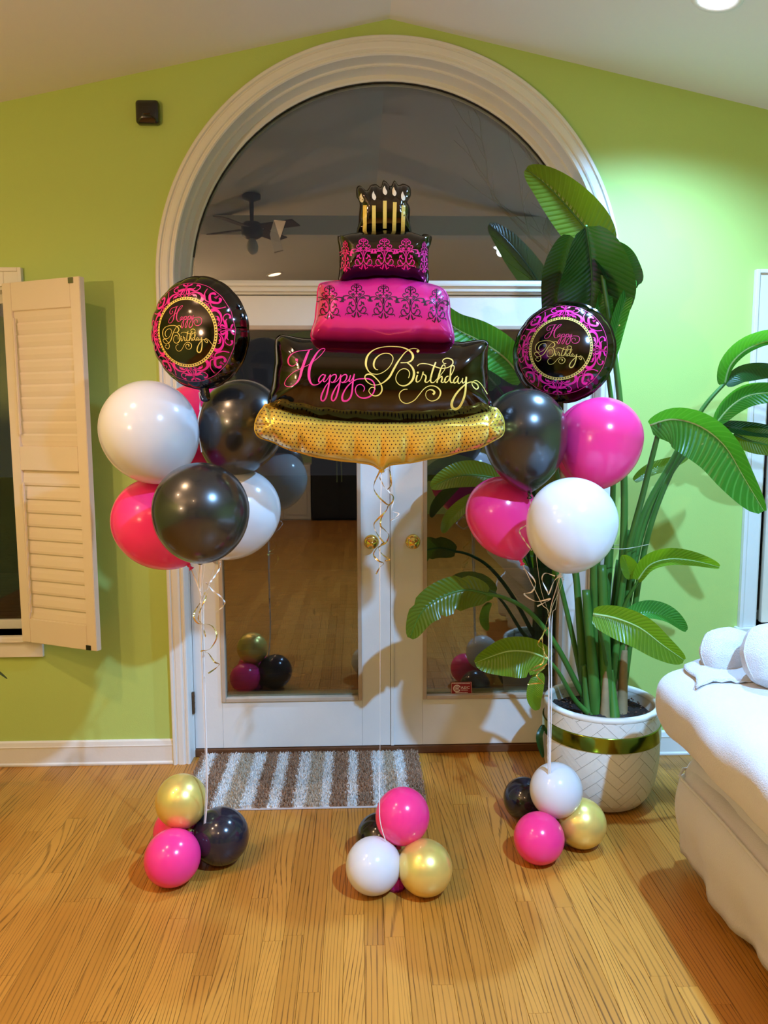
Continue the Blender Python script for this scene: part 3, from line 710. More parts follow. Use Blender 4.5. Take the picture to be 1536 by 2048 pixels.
# ------------------------------------------------------------------ ribbons
def ribbon(name, label, group, pts, w, m, twist=0.0, n=10, phase=0.0, th=.0003, cat='ribbon'):
    P = [Vector(p) for p in cr(pts, n)]; V = []; F = []; k = len(P)
    o0 = P[0].copy(); prev = None
    for i, p in enumerate(P):
        t = (P[min(i+1, k-1)]-P[max(i-1, 0)]).normalized()
        v = (p-CAM).normalized(); s = t.cross(v)
        if s.length < 1e-4: s = Vector((1, 0, 0))
        s.normalize(); nn = t.cross(s).normalized(); a = phase+twist*i/k*2*PI
        d = s*math.cos(a)+nn*math.sin(a); e = t.cross(d).normalized()
        for q in (d*w/2+e*th, -d*w/2+e*th, -d*w/2-e*th, d*w/2-e*th): V.append(p+q-o0)
    for i in range(k-1):
        for j in range(4): F.append((4*i+j, 4*i+(j+1) % 4, 4*i+4+(j+1) % 4, 4*i+4+j))
    F += [(3, 2, 1, 0), (4*k-4, 4*k-3, 4*k-2, 4*k-1)]
    o = pydata(name, V, F, m); o.location = o0; return tag(o, label, cat, group)
def on(u, v, Y): return tuple(at(u, v, Y))
rr = random.Random(11)
gl = at(404, 1205, YL-.05)
for i, (b, lab) in enumerate(knots_l):
    j = rr.uniform(-.006, .006)
    q = at(413+rr.uniform(-2, 2), 1580, YL-.05)
    ribbon('balloon_string', 'white ribbon tied to the '+' '.join(lab.split()[:11]), 'white strings of the left bunch',
           [b, b*.35+gl*.65+Vector((rr.uniform(-.012, .012), 0, .0)), gl+Vector((j, 0, 0)), at(408, 1400, YL-.05)+Vector((j*.7, 0, 0)), q, wl*.4+q*.6-Vector((0, 0, .12)), wl], .0032, 'ribbon_white', .4, phase=rr.uniform(0, 2))
gr_ = at(1100, 1240, YR-.08)
for i, (b, lab) in enumerate(knots_r):
    j = rr.uniform(-.007, .007)
    q = at(1098+rr.uniform(-3, 3), 1540, YR-.06)
    ribbon('balloon_string', 'white ribbon tied to the '+' '.join(lab.split()[:11]), 'white strings of the right bunch',
           [b, b*.3+gr_*.7+Vector((rr.uniform(-.015, .015), 0, 0)), gr_+Vector((j, 0, 0)), at(1099, 1400, YR-.07)+Vector((j, 0, 0)), q, wr_*.5+q*.5, wr_], .0036, 'ribbon_white', .4, phase=rr.uniform(0, 2))
YC = -.95
ribbon('balloon_string', 'thin white string hanging straight down from the cake balloon', 'strings of the cake balloon',
       [on(763, 942, YC), on(760, 1100, YC), on(760, 1300, YC), on(760, 1500, YC), on(759, 1600, YC-.06), on(763, 1655, YC-.07), wc], .0028, 'ribbon_white', .6)
def curls(label, group, pts, Y, w, m, depth=.03, tw=2.5, ph=0):
    P = [tuple(at(u, v, Y)+Vector((0, depth*math.sin(i*1.7+ph), 0))) for i, (u, v) in enumerate(pts)]
    ribbon('curling_ribbon', label, group, P, w, m, tw, 8, ph)
gC = 'curled ribbons under the cake balloon'
curls('curly gold ribbon looping left under the cake balloon', gC, [(759, 944), (750, 965), (748, 978), (757, 992), (772, 1008), (778, 1013), (770, 1022), (756, 1036), (748, 1052), (754, 1068), (765, 1080), (767, 1085), (758, 1095), (747, 1108), (756, 1118), (767, 1128), (760, 1138), (752, 1146)], YC, .005, 'ribbon_gold')
curls('curly gold ribbon looping right under the cake balloon', gC, [(762, 944), (778, 940), (780, 950), (782, 970), (776, 982), (786, 992), (784, 1002), (777, 1012), (773, 1022), (762, 1036), (761, 1050), (770, 1062), (778, 1072), (772, 1082), (762, 1090), (757, 1100), (766, 1110), (778, 1116), (770, 1122)], YC-.005, .005, 'ribbon_gold', ph=1)
curls('short white curled ribbon behind the gold curls', gC, [(759, 955), (768, 972), (780, 985), (788, 1000), (784, 1022), (797, 1026), (782, 1040), (798, 1038)], YC+.02, .004, 'ribbon_white', ph=2)
gLc = 'curled ribbons of the left bunch'
curls('curly gold ribbon twisting down the left string', gLc, [(409, 1186), (400, 1205), (390, 1225), (398, 1243), (420, 1255), (432, 1275), (424, 1292), (406, 1300), (400, 1308), (416, 1306), (432, 1318), (437, 1330), (428, 1342), (418, 1344)], YL-.06, .005, 'ribbon_gold', ph=.4)
curls('short white ribbon curling right of the left string', gLc, [(412, 1165), (422, 1185), (440, 1190), (452, 1200), (444, 1215), (430, 1228)], YL-.05, .005, 'ribbon_white')
curls('white ribbon tail folded below the left bunch', gLc, [(440, 1122), (436, 1140), (428, 1155), (422, 1163)], YL-.03, .005, 'ribbon_white')
curls('short gold ribbon below the black balloon of the left bunch', gLc, [(412, 1190), (404, 1212), (402, 1222), (397, 1240), (402, 1255), (412, 1272)], YL-.07, .004, 'ribbon_gold', ph=1.2)
curls('white ribbon loop under the left round foil balloon', gLc, [(399, 780), (400, 790), (406, 798), (402, 786), (398, 800), (397, 820), (405, 815), (398, 850), (400, 905)], YL+.0, .004, 'ribbon_white')
gRc = 'curled ribbons of the right bunch'
curls('white ribbon looping left below the right bunch', gRc, [(1047, 1138), (1062, 1150), (1070, 1165), (1060, 1180), (1050, 1190), (1075, 1206), (1098, 1195), (1072, 1210)], YR-.1, .005, 'ribbon_white')
curls('white ribbon loop beside the pink balloon of the right bunch', gRc, [(1052, 1051), (1040, 1062), (1048, 1080), (1062, 1100)], YR-.13, .005, 'ribbon_white', .01)
curls('white ribbon curl right of the knot of the lowest white balloon', gRc, [(1110, 1152), (1095, 1150), (1083, 1158), (1090, 1178), (1100, 1190), (1112, 1165), (1118, 1150), (1125, 1158)], YR-.2, .004, 'ribbon_white')
curls('tangled gold ribbon twisting down the right string', gRc, [(1101, 1228), (1098, 1245), (1085, 1265), (1074, 1280), (1080, 1295), (1090, 1305), (1082, 1320), (1068, 1332), (1064, 1345), (1076, 1340), (1090, 1322), (1070, 1345), (1092, 1341), (1072, 1348), (1084, 1362), (1080, 1370), (1058, 1373)], YR-.11, .0045, 'ribbon_gold', ph=.3)
curls('short gold ribbon close to the right string', gRc, [(1097, 1255), (1089, 1275), (1087, 1300), (1092, 1312)], YR-.1, .004, 'ribbon_gold')

# ------------------------------------------------------------------ foil balloons
def pillow(outline, spine, T, Y, nper=6, ripple=.06, nrip=26, flange=.004, pw=2.0, rpow=4):
    """inflated two-sheet foil from an outline in the xz plane; returns verts, faces (world xz, y)"""
    O = cr(outline, nper, True); n = len(O); V = []; F = []
    s0, s1 = np.array(spine[0], float), np.array(spine[1], float); ss = s1-s0; l2 = max(ss@ss, 1e-9)
    Q = []
    for p in O:
        t = min(1, max(0, (p-s0)@ss/l2)); Q.append(s0+t*ss)
    per = [0]
    for i in range(1, n): per.append(per[-1]+np.linalg.norm(O[i]-O[i-1]))
    tot = per[-1]+np.linalg.norm(O[0]-O[-1])
    RR = [1.0, .985, .955, .91, .85, .77, .67, .55, .42, .28, .14, 0.0]
    def ring(r, sgn, fl=0):
        for i in range(n):
            d = O[i]-Q[i]; L = np.linalg.norm(d)+1e-9
            cre = abs(math.sin(PI*nrip*per[i]/tot))**.5
            rip = 1-ripple*(1-cre)*(r**rpow)*3
            k = r*(1 if r < .9 else 1-.012*(1-cre)*(r-.9)/.1)
            p = Q[i]+d*k+d/L*fl
            h = T*(max(0, 1-r**pw)**.55)*rip
            V.append((p[0], Y+sgn*h, p[1]))
    ring(1.0, -1, flange)
    for r in RR: ring(r, -1)
    nf = len(RR)+1
    for k in range(nf-1):
        for i in range(n): F.append((k*n+i, k*n+(i+1) % n, (k+1)*n+(i+1) % n, (k+1)*n+i))
    fb = len(V)
    for r in RR[1:]: ring(r, 1)
    for i in range(n): F.append((i, fb+i, fb+(i+1) % n, (i+1) % n))
    for k in range(len(RR)-2):
        for i in range(n): F.append((fb+k*n+i, fb+(k+1)*n+i, fb+(k+1)*n+(i+1) % n, fb+k*n+(i+1) % n))
    return V, F
def strokes(name, S, proj, m, parent, n=6, kind=None):
    """S: list of strokes [(x,y,w)...] in print units; proj maps (x,y) to a surface point. Flat print lying on the foil"""
    mb = MB()
    for st_ in S:
        P = cr(st_, n); k = len(P); V = []
        rows = 3
        for i, p in enumerate(P):
            t = P[min(i+1, k-1)]-P[max(i-1, 0)]; L = math.hypot(t[0], t[1]) or 1
            nx, ny = -t[1]/L, t[0]/L; w = max(p[2], .01)*.5
            for s in (-1, 0, 1): V.append(proj(p[0]+nx*w*s, p[1]+ny*w*s))
        ok = [all(V[3*i+j] is not None for j in range(3)) for i in range(k)]
        V = [v if v is not None else Vector((0, 0, 0)) for v in V]
        F = []
        for i in range(k-1):
            if ok[i] and ok[i+1]: F += [(3*i, 3*i+1, 3*i+4, 3*i+3), (3*i+1, 3*i+2, 3*i+5, 3*i+4)]
        mb.add(V, F)
    o = mb.build(name, m, None); o.parent = parent
    o.location = -parent.location if parent.parent is None else -parent.parent.location
    bm = bmesh.new(); bm.from_mesh(o.data); bmesh.ops.delete(bm, geom=[v for v in bm.verts if not v.link_faces], context='VERTS'); bm.to_mesh(o.data); bm.free()
    if kind: o['kind'] = kind
    return o
def disc(x, y, r, n=10): return [(x+r*.5*math.cos(2*PI*i/n), y+r*.5*math.sin(2*PI*i/n), r) for i in range(n+1)]
# lettering traced as pen strokes (photo pixels on the cake)
def conv(S, ox, oy, k): return [[(ox+x/k, oy+y/k, w/k) for x, y, w in s] for s in S]
HAPPY = conv([
 [(238, 312, 8), (246, 308, 40), (262, 300, 30), (270, 310, 12), (262, 350, 8), (225, 388, 9), (180, 400, 13), (140, 370, 20), (128, 320, 24), (145, 260, 19), (200, 205, 11), (280, 175, 8), (360, 165, 8), (430, 158, 9), (500, 140, 8)],
 [(455, 155, 16), (420, 220, 34), (375, 340, 38), (335, 460, 40), (310, 560, 35), (270, 640, 25), (210, 695, 12), (140, 718, 9), (85, 700, 9), (75, 660, 9), (110, 590, 8), (190, 510, 8), (270, 462, 8), (330, 437, 8), (380, 410, 8), (440, 380, 8), (520, 325, 8), (600, 260, 9), (660, 195, 9), (690, 145, 9), (665, 133, 9), (620, 150, 12), (570, 200, 22), (520, 280, 32), (475, 370, 40), (450, 460, 42), (445, 560, 40), (465, 640, 30), (500, 685, 19), (550, 690, 13), (600, 670, 10), (640, 635, 9)],
 [(690, 545, 12), (660, 530, 14), (620, 560, 16), (595, 610, 20), (600, 645, 16), (630, 635, 14), (665, 595, 12), (700, 535, 16), (680, 590, 22), (665, 630, 18), (690, 640, 12), (730, 600, 10), (772, 530, 10)],
 [(775, 530, 18), (765, 600, 22), (750, 690, 24), (730, 790, 26), (705, 880, 26), (670, 930, 20), (635, 920, 22), (635, 860, 26), (670, 770, 20), (715, 690, 14), (770, 632, 10)],
 [(762, 592, 12), (800, 545, 14), (850, 530, 16), (865, 560, 20), (850, 610, 18), (810, 650, 14), (780, 640, 10)],
 [(790, 655, 10), (860, 640, 10), (905, 590, 10), (935, 530, 10)],
 [(935, 530, 18), (928, 600, 22), (912, 690, 24), (890, 790, 26), (862, 880, 26), (825, 930, 20), (795, 915, 22), (800, 850, 26), (840, 760, 20), (885, 690, 14), (935, 635, 10)],
 [(925, 592, 12), (965, 545, 14), (1010, 530, 16), (1028, 560, 20), (1010, 615, 18), (970, 650, 14), (940, 645, 10)],
 [(950, 657, 10), (1020, 645, 10), (1060, 600, 10), (1085, 545, 10)],
 [(1085, 540, 16), (1070, 590, 20), (1060, 635, 16), (1085, 630, 12), (1115, 590, 12), (1140, 525, 16)],
 [(1142, 520, 20), (1125, 610, 22), (1115, 700, 24), (1105, 800, 26), (1080, 880, 26), (1030, 930, 26), (970, 930, 32), (955, 880, 30), (980, 800, 22), (1030, 720, 18), (1100, 650, 16), (1180, 605, 15), (1280, 595, 17), (1370, 600, 20), (1430, 640, 20), (1455, 710, 20), (1440, 800, 20), (1390, 860, 22), (1310, 890, 24), (1230, 880, 18), (1175, 830, 15), (1158, 760, 15), (1185, 700, 13), (1240, 682, 13), (1285, 710, 13), (1298, 750, 13), (1280, 790, 11)],
], 560, 680, 7.68)
BIRTH = conv([
 [(395, 655, 14), (345, 640, 19), (305, 580, 34), (305, 500, 40), (340, 420, 33), (410, 350, 23), (500, 308, 17), (590, 300, 15), (670, 320, 17), (720, 380, 19), (720, 450, 17), (680, 540, 15), (610, 630, 15), (520, 700, 15), (420, 745, 15), (320, 750, 15), (220, 715, 19), (160, 640, 29), (130, 550, 43), (135, 450, 47), (170, 350, 39), (250, 260, 27), (370, 195, 19), (500, 165, 17), (640, 150, 17), (800, 155, 19), (920, 170, 23), (1020, 205, 29), (1100, 255, 37), (1150, 320, 47), (1160, 390, 49), (1130, 450, 37), (1060, 490, 25), (980, 500, 19), (890, 500, 23)],
 [(1030, 500, 18), (1100, 550, 28), (1160, 630, 42), (1185, 720, 50), (1175, 810, 50), (1140, 890, 44), (1060, 970, 33), (960, 1005, 25), (870, 985, 19), (805, 920, 17), (785, 840, 17), (810, 750, 15), (870, 670, 15), (950, 632, 15), (1030, 645, 17), (1080, 700, 21), (1085, 770, 19), (1062, 835, 17)],
 [(1240, 255, 20), (1262, 255, 60), (1285, 245, 40), (1285, 230, 14), (1250, 205, 11), (1180, 192, 11), (1100, 210, 13), (1040, 240, 17), (970, 300, 21), (890, 400, 27), (820, 500, 37), (740, 640, 42), (660, 790, 43), (580, 880, 33), (480, 950, 23), (370, 985, 15), (260, 980, 15), (160, 920, 19), (110, 840, 23), (120, 780, 27), (180, 750, 31), (260, 765, 31), (350, 840, 25), (430, 930, 23), (475, 1020, 27), (480, 1110, 29), (430, 1190, 27), (350, 1225, 23), (270, 1210, 17), (205, 1150, 15), (200, 1090, 15), (250, 1040, 17), (310, 1045, 17), (335, 1085, 17)],
], 720, 680, 10.97) + conv([
 [(140, 405, 18), (180, 370, 15), (250, 358, 15), (350, 370, 17), (430, 395, 19), (520, 430, 19), (610, 450, 19), (700, 440, 17), (770, 410, 17), (820, 360, 21), (815, 300, 23), (760, 265, 23), (690, 260, 19), (635, 290, 17), (630, 330, 15), (660, 360, 13), (695, 355, 11)],
 disc(150, 530, 20), [(142, 575, 26), (120, 650, 30), (125, 705, 24), (170, 700, 15), (215, 640, 13), (250, 525, 26)],
 [(250, 512, 26), (258, 560, 18), (300, 588, 26), (305, 640, 28), (288, 700, 26), (330, 715, 17), (380, 670, 13), (420, 600, 13)],
 [(495, 330, 28), (455, 430, 32), (420, 540, 32), (395, 650, 30), (405, 715, 24), (460, 715, 15), (510, 660, 13), (600, 560, 13), (665, 470, 13), (670, 400, 15), (635, 388, 17), (600, 440, 23), (560, 560, 29), (515, 725, 29)],
 [(520, 700, 16), (560, 640, 15), (608, 602, 22), (615, 650, 27), (600, 705, 25), (640, 715, 15), (690, 660, 13)],
 [(740, 598, 16), (700, 610, 18), (665, 670, 26), (680, 720, 23), (730, 690, 15), (765, 620, 15), (820, 520, 15), (850, 430, 17), (820, 395, 19), (785, 440, 23), (775, 560, 29), (770, 680, 29), (800, 725, 19), (850, 690, 13)],
 [(915, 600, 16), (880, 620, 20), (840, 680, 26), (850, 730, 22), (900, 700, 15), (935, 618, 18), (915, 690, 27), (940, 740, 19), (990, 690, 13), (1010, 640, 13)],
 [(1012, 635, 18), (1000, 700, 25), (1020, 732, 19), (1060, 690, 17), (1078, 612, 30), (1070, 760, 34), (1060, 900, 38), (1020, 1050, 42), (950, 1180, 46), (870, 1225, 50), (810, 1190, 48), (800, 1110, 48), (850, 990, 39), (930, 880, 33), (1020, 790, 27), (1100, 730, 21), (1180, 708, 18), (1230, 720, 20), (1290, 760, 22), (1305, 820, 24), (1270, 850, 20), (1215, 810, 18), (1185, 740, 16), (1220, 695, 16), (1270, 685, 16), (1340, 730, 15), (1400, 810, 14), (1440, 880, 14), (1478, 945, 14)],
], 820, 690, 9.6) + [[(720+x/10.97, 680+y/10.97, w/10.97) for x, y, w in [(1040, 1080, 12), (970, 1085, 14), (900, 1125, 18), (860, 1200, 20), (880, 1300, 18), (950, 1370, 18), (1050, 1385, 18)]] + [(820+x/9.6, 690+y/9.6, w/9.6) for x, y, w in [(80, 1060, 16), (170, 960, 16), (250, 860, 15), (330, 800, 15), (410, 782, 15), (500, 800, 20), (570, 860, 28), (585, 930, 30), (550, 1010, 26), (480, 1060, 18), (400, 1070, 14), (330, 1030, 12), (300, 960, 11), (320, 890, 12), (380, 858, 15), (440, 870, 28), (470, 910, 36), (440, 950, 44)]]]
# damask motif (half; mirrored), units: dx from centre, y downwards
DH = [
 [(295, 400, 34), (220, 385, 24), (150, 395, 20), (80, 440, 20), (30, 520, 20), (10, 600, 22), (20, 680, 22), (70, 745, 20), (130, 770, 24), (190, 745, 22), (210, 690, 24), (190, 640, 24), (150, 630, 28), (130, 660, 44), (150, 672, 20)],
 [(295, 405, 40), (295, 450, 60), (295, 490, 100)], [(300, 470, 20), (250, 480, 22), (232, 462, 10)],
 [(140, 770, 22), (190, 780, 26), (230, 770, 16), (250, 815, 14)],
 [(15, 735, 10), (35, 800, 44), (52, 865, 18)], [(55, 850, 14), (95, 825, 30), (100, 805, 10)],
 [(100, 500, 16), (112, 570, 22), (80, 605, 36), (58, 590, 22)], [(105, 520, 14), (145, 548, 44), (172, 595, 14)], [(140, 540, 24), (160, 520, 12)],
 [(45, 715, 14), (85, 722, 44), (115, 685, 16), (95, 675, 22)],
 [(0, 400, 14), (0, 470, 56), (0, 545, 10)], [(8, 430, 12), (60, 372, 18), (118, 338, 14)], [(36, 430, 12), (78, 402, 36), (92, 380, 12)],
 [(15, 345, 16), (90, 372, 16), (150, 360, 20), (172, 312, 20), (142, 285, 24), (112, 300, 42)], [(50, 330, 16), (72, 345, 40), (110, 350, 12)],
 [(0, 160, 12), (60, 158, 18), (105, 190, 22), (110, 235, 22), (80, 265, 30), (52, 246, 34)], [(12, 215, 14), (48, 190, 36), (60, 210, 12)],
 [(0, 120, 14), (0, 200, 24), (0, 240, 34), (0, 300, 26), (0, 350, 22)], [(0, 135, 14), (55, 128, 10)], [(0, 295, 26), (45, 292, 16)],
 [(100, 445, 16), (150, 428, 44), (190, 440, 22), (192, 468, 10)],
]
def mirror(S): return S+[[(-x, y, w) for x, y, w in s] for s in S]
DAM = mirror(DH)

ck = thing('cake_balloon', 'giant foil balloon shaped like a three-tier birthday cake with candles', 'balloon', at(764, 938, YC))
def z2(p): return [(2*q[0], q[1]) for q in p]
def cpx(x, y): return (500+x/2.954, 340+y/2.954)
def outl(pts): 
    o = []
    for x, y in pts: p = at(*cpx(x, y), YC); o.append((p.x, p.z))
    return o
def spn(a, b): p, q = at(*cpx(*a), YC), at(*cpx(*b), YC); return ((p.x, p.z), (q.x, q.z))
def tier(name, pts, a, b, T, m, dy=0, **k):
    V, F = pillow(outl(pts), spn(a, b), T, YC+dy, **k)
    V = [Vector(v)-ck.location for v in V]
    o = pydata(name, V, F, m, ck, True); fixn(o)
    Vw = [Vector(v)+ck.location for v in V]
    return o, BVHTree.FromPolygons(Vw, F)
base_o, base_b = tier('cake_board', [(120, 1388), (300, 1436), (500, 1474), (750, 1488), (1000, 1484), (1250, 1452), (1420, 1408), (1470, 1440), (1492, 1500), (1482, 1562), (1420, 1602), (1350, 1638), (1250, 1660), (1150, 1688), (1050, 1704), (940, 1726), (830, 1738), (775, 1768), (715, 1736), (620, 1722), (500, 1708), (400, 1692), (300, 1666), (210, 1638), (130, 1600), (62, 1576), (36, 1530), (46, 1470), (80, 1412)], (150, 1500), (1380, 1510), .085, 'foil_gold', -.02, nrip=20, ripple=.26, pw=2.4, rpow=1.6)
b1, b1b = tier('bottom_tier', [(165, 985), (300, 996), (500, 1012), (800, 1022), (1100, 1018), (1250, 1020), (1395, 1012), (1398, 1100), (1405, 1300), (1422, 1422), (1250, 1470), (1000, 1500), (750, 1504), (500, 1490), (300, 1452), (118, 1398), (140, 1250), (152, 1120)], (400, 1225), (1160, 1240), .135, 'foil_black', 0, nrip=22, ripple=.10, pw=3.2)
b2, b2b = tier('middle_tier', [(440, 672), (600, 660), (780, 645), (900, 650), (1050, 680), (1135, 712), (1168, 770), (1176, 880), (1190, 1026), (1000, 1032), (780, 1034), (500, 1026), (370, 996), (390, 880), (400, 780), (408, 704)], (560, 835), (1020, 850), .115, 'foil_pink', -.015, nrip=18, ripple=.10, pw=3.0)
b3, b3b = tier('top_tier', [(522, 402), (545, 396), (650, 376), (795, 366), (950, 376), (1020, 400), (1066, 398), (1062, 440), (1046, 480), (1046, 570), (1040, 672), (900, 668), (780, 655), (650, 660), (534, 672), (536, 570), (534, 470)], (650, 520), (930, 520), .10, 'foil_black', -.005, nrip=14, ripple=.08, pw=3.0)
b4, b4b = tier('candle_block', [(645, 385), (648, 300), (655, 205), (634, 160), (634, 112), (655, 100), (690, 128), (715, 96), (745, 92), (772, 108), (786, 70), (806, 78), (830, 104), (853, 70), (876, 96), (905, 88), (942, 110), (944, 160), (922, 190), (937, 225), (937, 300), (942, 385), (795, 392)], (720, 250), (870, 250), .05, 'foil_black', 0, nrip=16, ripple=.2, pw=2.6)
# folded foil ears at the tier corners and the filling neck
for u, v, w, h in ((686, 484, 7, 5), (851, 478, 9, 7), (561, 678, 5, 5), (969, 689, 6, 5)):
    p = at(u, v, YC); k = mpp(p)
    V, F = pillow([(p.x-w*k, p.z-h*k*.6), (p.x-w*k*.4, p.z+h*k), (p.x+w*k, p.z+h*k*.5), (p.x+w*k*.5, p.z-h*k)], ((p.x, p.z), (p.x+.0005, p.z)), .012, YC, nper=4, nrip=4)
    o = pydata('corner_fold', [Vector(q)-ck.location for q in V], F, 'foil_black', ck, True)
p = at(763, 938, YC)-ck.location
V, F = lathe([(.002, -.012), (.010, -.010), (.007, 0), (.011, .02), (.022, .05)], 12)
nk = pydata('filling_neck', V, F, 'foil_gold', ck, True); nk.location = p
def caster(bvh, off=.0009, Y=YC):
    def f(u, v):
        h = bvh.ray_cast(CAM, ray(u, v).normalized())
        return h[0]+h[1]*off*(1 if h[1].y < 0 else -1) if h[0] is not None else None
    return f
pj = caster(b1b)
strokes('happy_lettering', HAPPY, pj, 'ink_pink', ck); pj2 = caster(b1b, .0013)
strokes('birthday_lettering', BIRTH, pj2, 'ink_gold', ck)
# damask friezes (flat print, one part each)
def frieze(name, bvh, m, xs, k, ph):
    S = []
    for (cx_, cy_, sx) in xs:
        for s in DAM: S.append([(cx_+x*k*sx, cy_+(y-500)*k, w*k*(.4+.45*sx)) for x, y, w in s])
    strokes(name, S, caster(bvh), m, ck, n=3)
frieze('pink_tier_frieze', b2b, 'ink_black', [(659, 605, .95), (713, 602, 1), (767, 604, 1), (821, 607, 1), (873, 612, .85), (645, 607, .25)][:5], .0912, 0)
frieze('black_tier_frieze', b3b, 'ink_magenta', [(691, 513, .45), (727, 508, .95), (769, 508, 1), (812, 509, .95), (848, 515, .42)], .0835, 0)
# printed candles and flames
CS = []; FS = []
for x0, x1, y0, y1, fx_, fy_ in ((680, 678, 208, 365, 660, 165), (732, 732, 210, 362, 732, 152), (797, 796, 182, 345, 797, 122), (856, 851, 190, 362, 852, 128), (906, 903, 210, 372, 904, 155)):
    a, b_ = cpx(x0, y0), cpx(x1, y1); CS.append([(a[0], a[1], 7.4), ((a[0]+b_[0])/2, (a[1]+b_[1])/2, 7.4), (b_[0], b_[1], 7.4)])
    f0 = cpx(fx_, fy_); FS.append([(f0[0]-.5, f0[1]-9, .6), (f0[0]-1, f0[1]-3, 5.2), (f0[0]+.3, f0[1]+3, 8), (f0[0]+1, f0[1]+7, 5.5), (f0[0]+1.2, f0[1]+9, .8)])
cc4 = caster(b4b)
def both(u, v): return cc4(u, v)
for s in CS: strokes('printed_candle', [s], both, 'ink_gold', ck)
for s in FS: strokes('printed_flame', [s], both, 'ink_white', ck)
dots = []
for j in range(-2, 11):
    for i in range(62):
        u = 512+i*8.1+(4 if j % 2 else 0); v = 816+j*7.0+22*(1-((u-759)/250)**2)+2
        dots.append(disc(u, v, 1.15, 6))
cb_ = caster(base_b)
mb = MB()
for dd in dots:
    cx_ = sum(q[0] for q in dd[:-1])/6; cy_ = sum(q[1] for q in dd[:-1])/6
    c0 = cb_(cx_, cy_); P = [cb_(cx_+1.35*math.cos(a*PI/3), cy_+1.35*math.sin(a*PI/3)) for a in range(6)]
    if c0 is None or any(q is None for q in P): continue
    mb.add([c0]+P, [(0, 1+i, 1+(i+1) % 6) for i in range(6)])
o = mb.build('polka_dots', 'ink_black', ck); o['kind'] = 'stuff'

# ---- round foil balloons
RG = []     # ring damask, coordinates (tangential, radial) ; radial 0 at inner ring .. 335 outer
HALF = [
 [(90, 10, 22), (130, 80, 24), (210, 125, 34), (320, 140, 44), (420, 118, 62), (480, 60, 80), (480, -5, 80), (432, -38, 44), (400, -12, 16)],
 [(130, 30, 12), (190, 75, 24), (240, 66, 60), (300, 70, 26), (322, 30, 12)],
 [(25, 185, 50), (110, 185, 60), (215, 160, 24), (275, 200, 22), (290, 265, 24), (245, 305, 34), (195, 292, 50)], [(110, 200, 30), (170, 200, 26), (200, 235, 18)],
 [(0, 160, 40), (0, 230, 64), (0, 330, 30)], [(10, 260, 20), (70, 300, 40), (95, 322, 16)],
 [(15, 175, 20), (45, 60, 18)], [(40, 170, 16), (100, 110, 54), (60, 60, 16)], [(0, 10, 90), (0, 90, 8)],
]
MID = [[(0, -60, 40), (0, 60, 44), (0, 120, 60)], [(0, 120, 50), (70, 160, 60), (120, 230, 50), (90, 290, 60), (40, 290, 30)], [(0, 110, 20), (90, 70, 24), (170, 110, 44), (230, 190, 24), (250, 300, 24)], [(0, 20, 16), (70, 30, 14), (95, 0, 12)], [(0, 230, 70), (0, 320, 20)]]
K5 = .46/335.
for q in range(4):
    for Hh, a0 in ((mirror(HALF), q*PI/2), (mirror(MID), q*PI/2+PI/4)):
        for s in Hh:
            st_ = []
            for x, y, w in s:
                rr_2 = 1.04+y*K5*.93; a = a0+x*K5/1.17; st_.append((rr_2*math.sin(a), rr_2*math.cos(a), w*K5*.9))
            RG.append(st_)
def round_foil(label, c, R_px, Y, yaw, pitch, roll, group, tailpx):
    P = at(c[0], c[1], Y); k = mpp(P); R = R_px*k; T = R*.52
    t = thing('round_foil_balloon', label, 'balloon', P, group); t.rotation_euler = (pitch, roll, yaw)
    n = 40; out = [(R*math.cos(2*PI*i/n), R*math.sin(2*PI*i/n)) for i in range(n)]
    V, F = pillow(out, ((-.001, 0), (.001, 0)), T, 0, nper=5, ripple=.22, nrip=17, flange=.004, pw=2.2, rpow=11)
    o = pydata('foil_body', V, F, 'foil_black', t, True); fixn(o)
    bv = BVHTree.FromPolygons([Vector(v) for v in V], F)
    U = R*.585                                         # ring unit
    def pr(off):
        def f(x, y):
            h = bv.ray_cast(Vector((x*U, -.6, y*U)), Vector((0, 1, 0)))
            return h[0]+h[1]*off*(1 if h[1].y < 0 else -1) if h[0] is not None else None
        return f
    def put(name, S, m, off, n=3, kind=None):
        tmp = empty('tmp'); o = strokes(name, S, pr(off), m, tmp, n, kind); o.parent = t; o.location = (0, 0, 0); bpy.data.objects.remove(tmp); return o
    put('damask_ring', RG, 'ink_magenta', .0008)
    circ = lambda r, w, N=48: [[(r*math.sin(2*PI*i/N), r*math.cos(2*PI*i/N), w) for i in range(N+1)]]
    put('gold_ring', circ(1.0, .085), 'ink_gold', .0010)
    put('outer_line', circ(1.475, .012), 'ink_pink', .0010)
    put('ring_dots', [[(1.0*math.sin(a)+.02*math.cos(b), 1.0*math.cos(a)+.02*math.sin(b), .03) for b in (0, 2.1, 4.2)] for a in [2*PI*i/72 for i in range(72)]], 'ink_black', .0014, 1, 'stuff')
    H2 = [[(-.55+(x-569)*.0064, .79-(y-697)*.0064, max(w*.0064, .0125)) for x, y, w in s] for s in HAPPY]
    B2 = [[(-.84+(x-729)*.0069, .23-(y-693)*.0069, max(w*.0069, .0125)) for x, y, w in s] for s in BIRTH]
    put('happy_lettering', H2, 'ink_pink', .0010); put('birthday_lettering', B2, 'ink_gold', .0014)
    V, F = pillow([(-.014, -R-.035), (.014, -R-.035), (.012, -R), (.016, -R+.02), (-.016, -R+.02), (-.012, -R)], ((0, -R-.02), (0, -R+.01)), .006, 0, nper=4, nrip=4)
    pydata('filling_neck', V, F, 'foil_black', t, True)
    return t
GF = 'round foil birthday balloons'
round_foil('round black Happy Birthday foil balloon above the left bunch', (400, 667), 109, YL+.0, -.36, .05, -.03, GF, None)
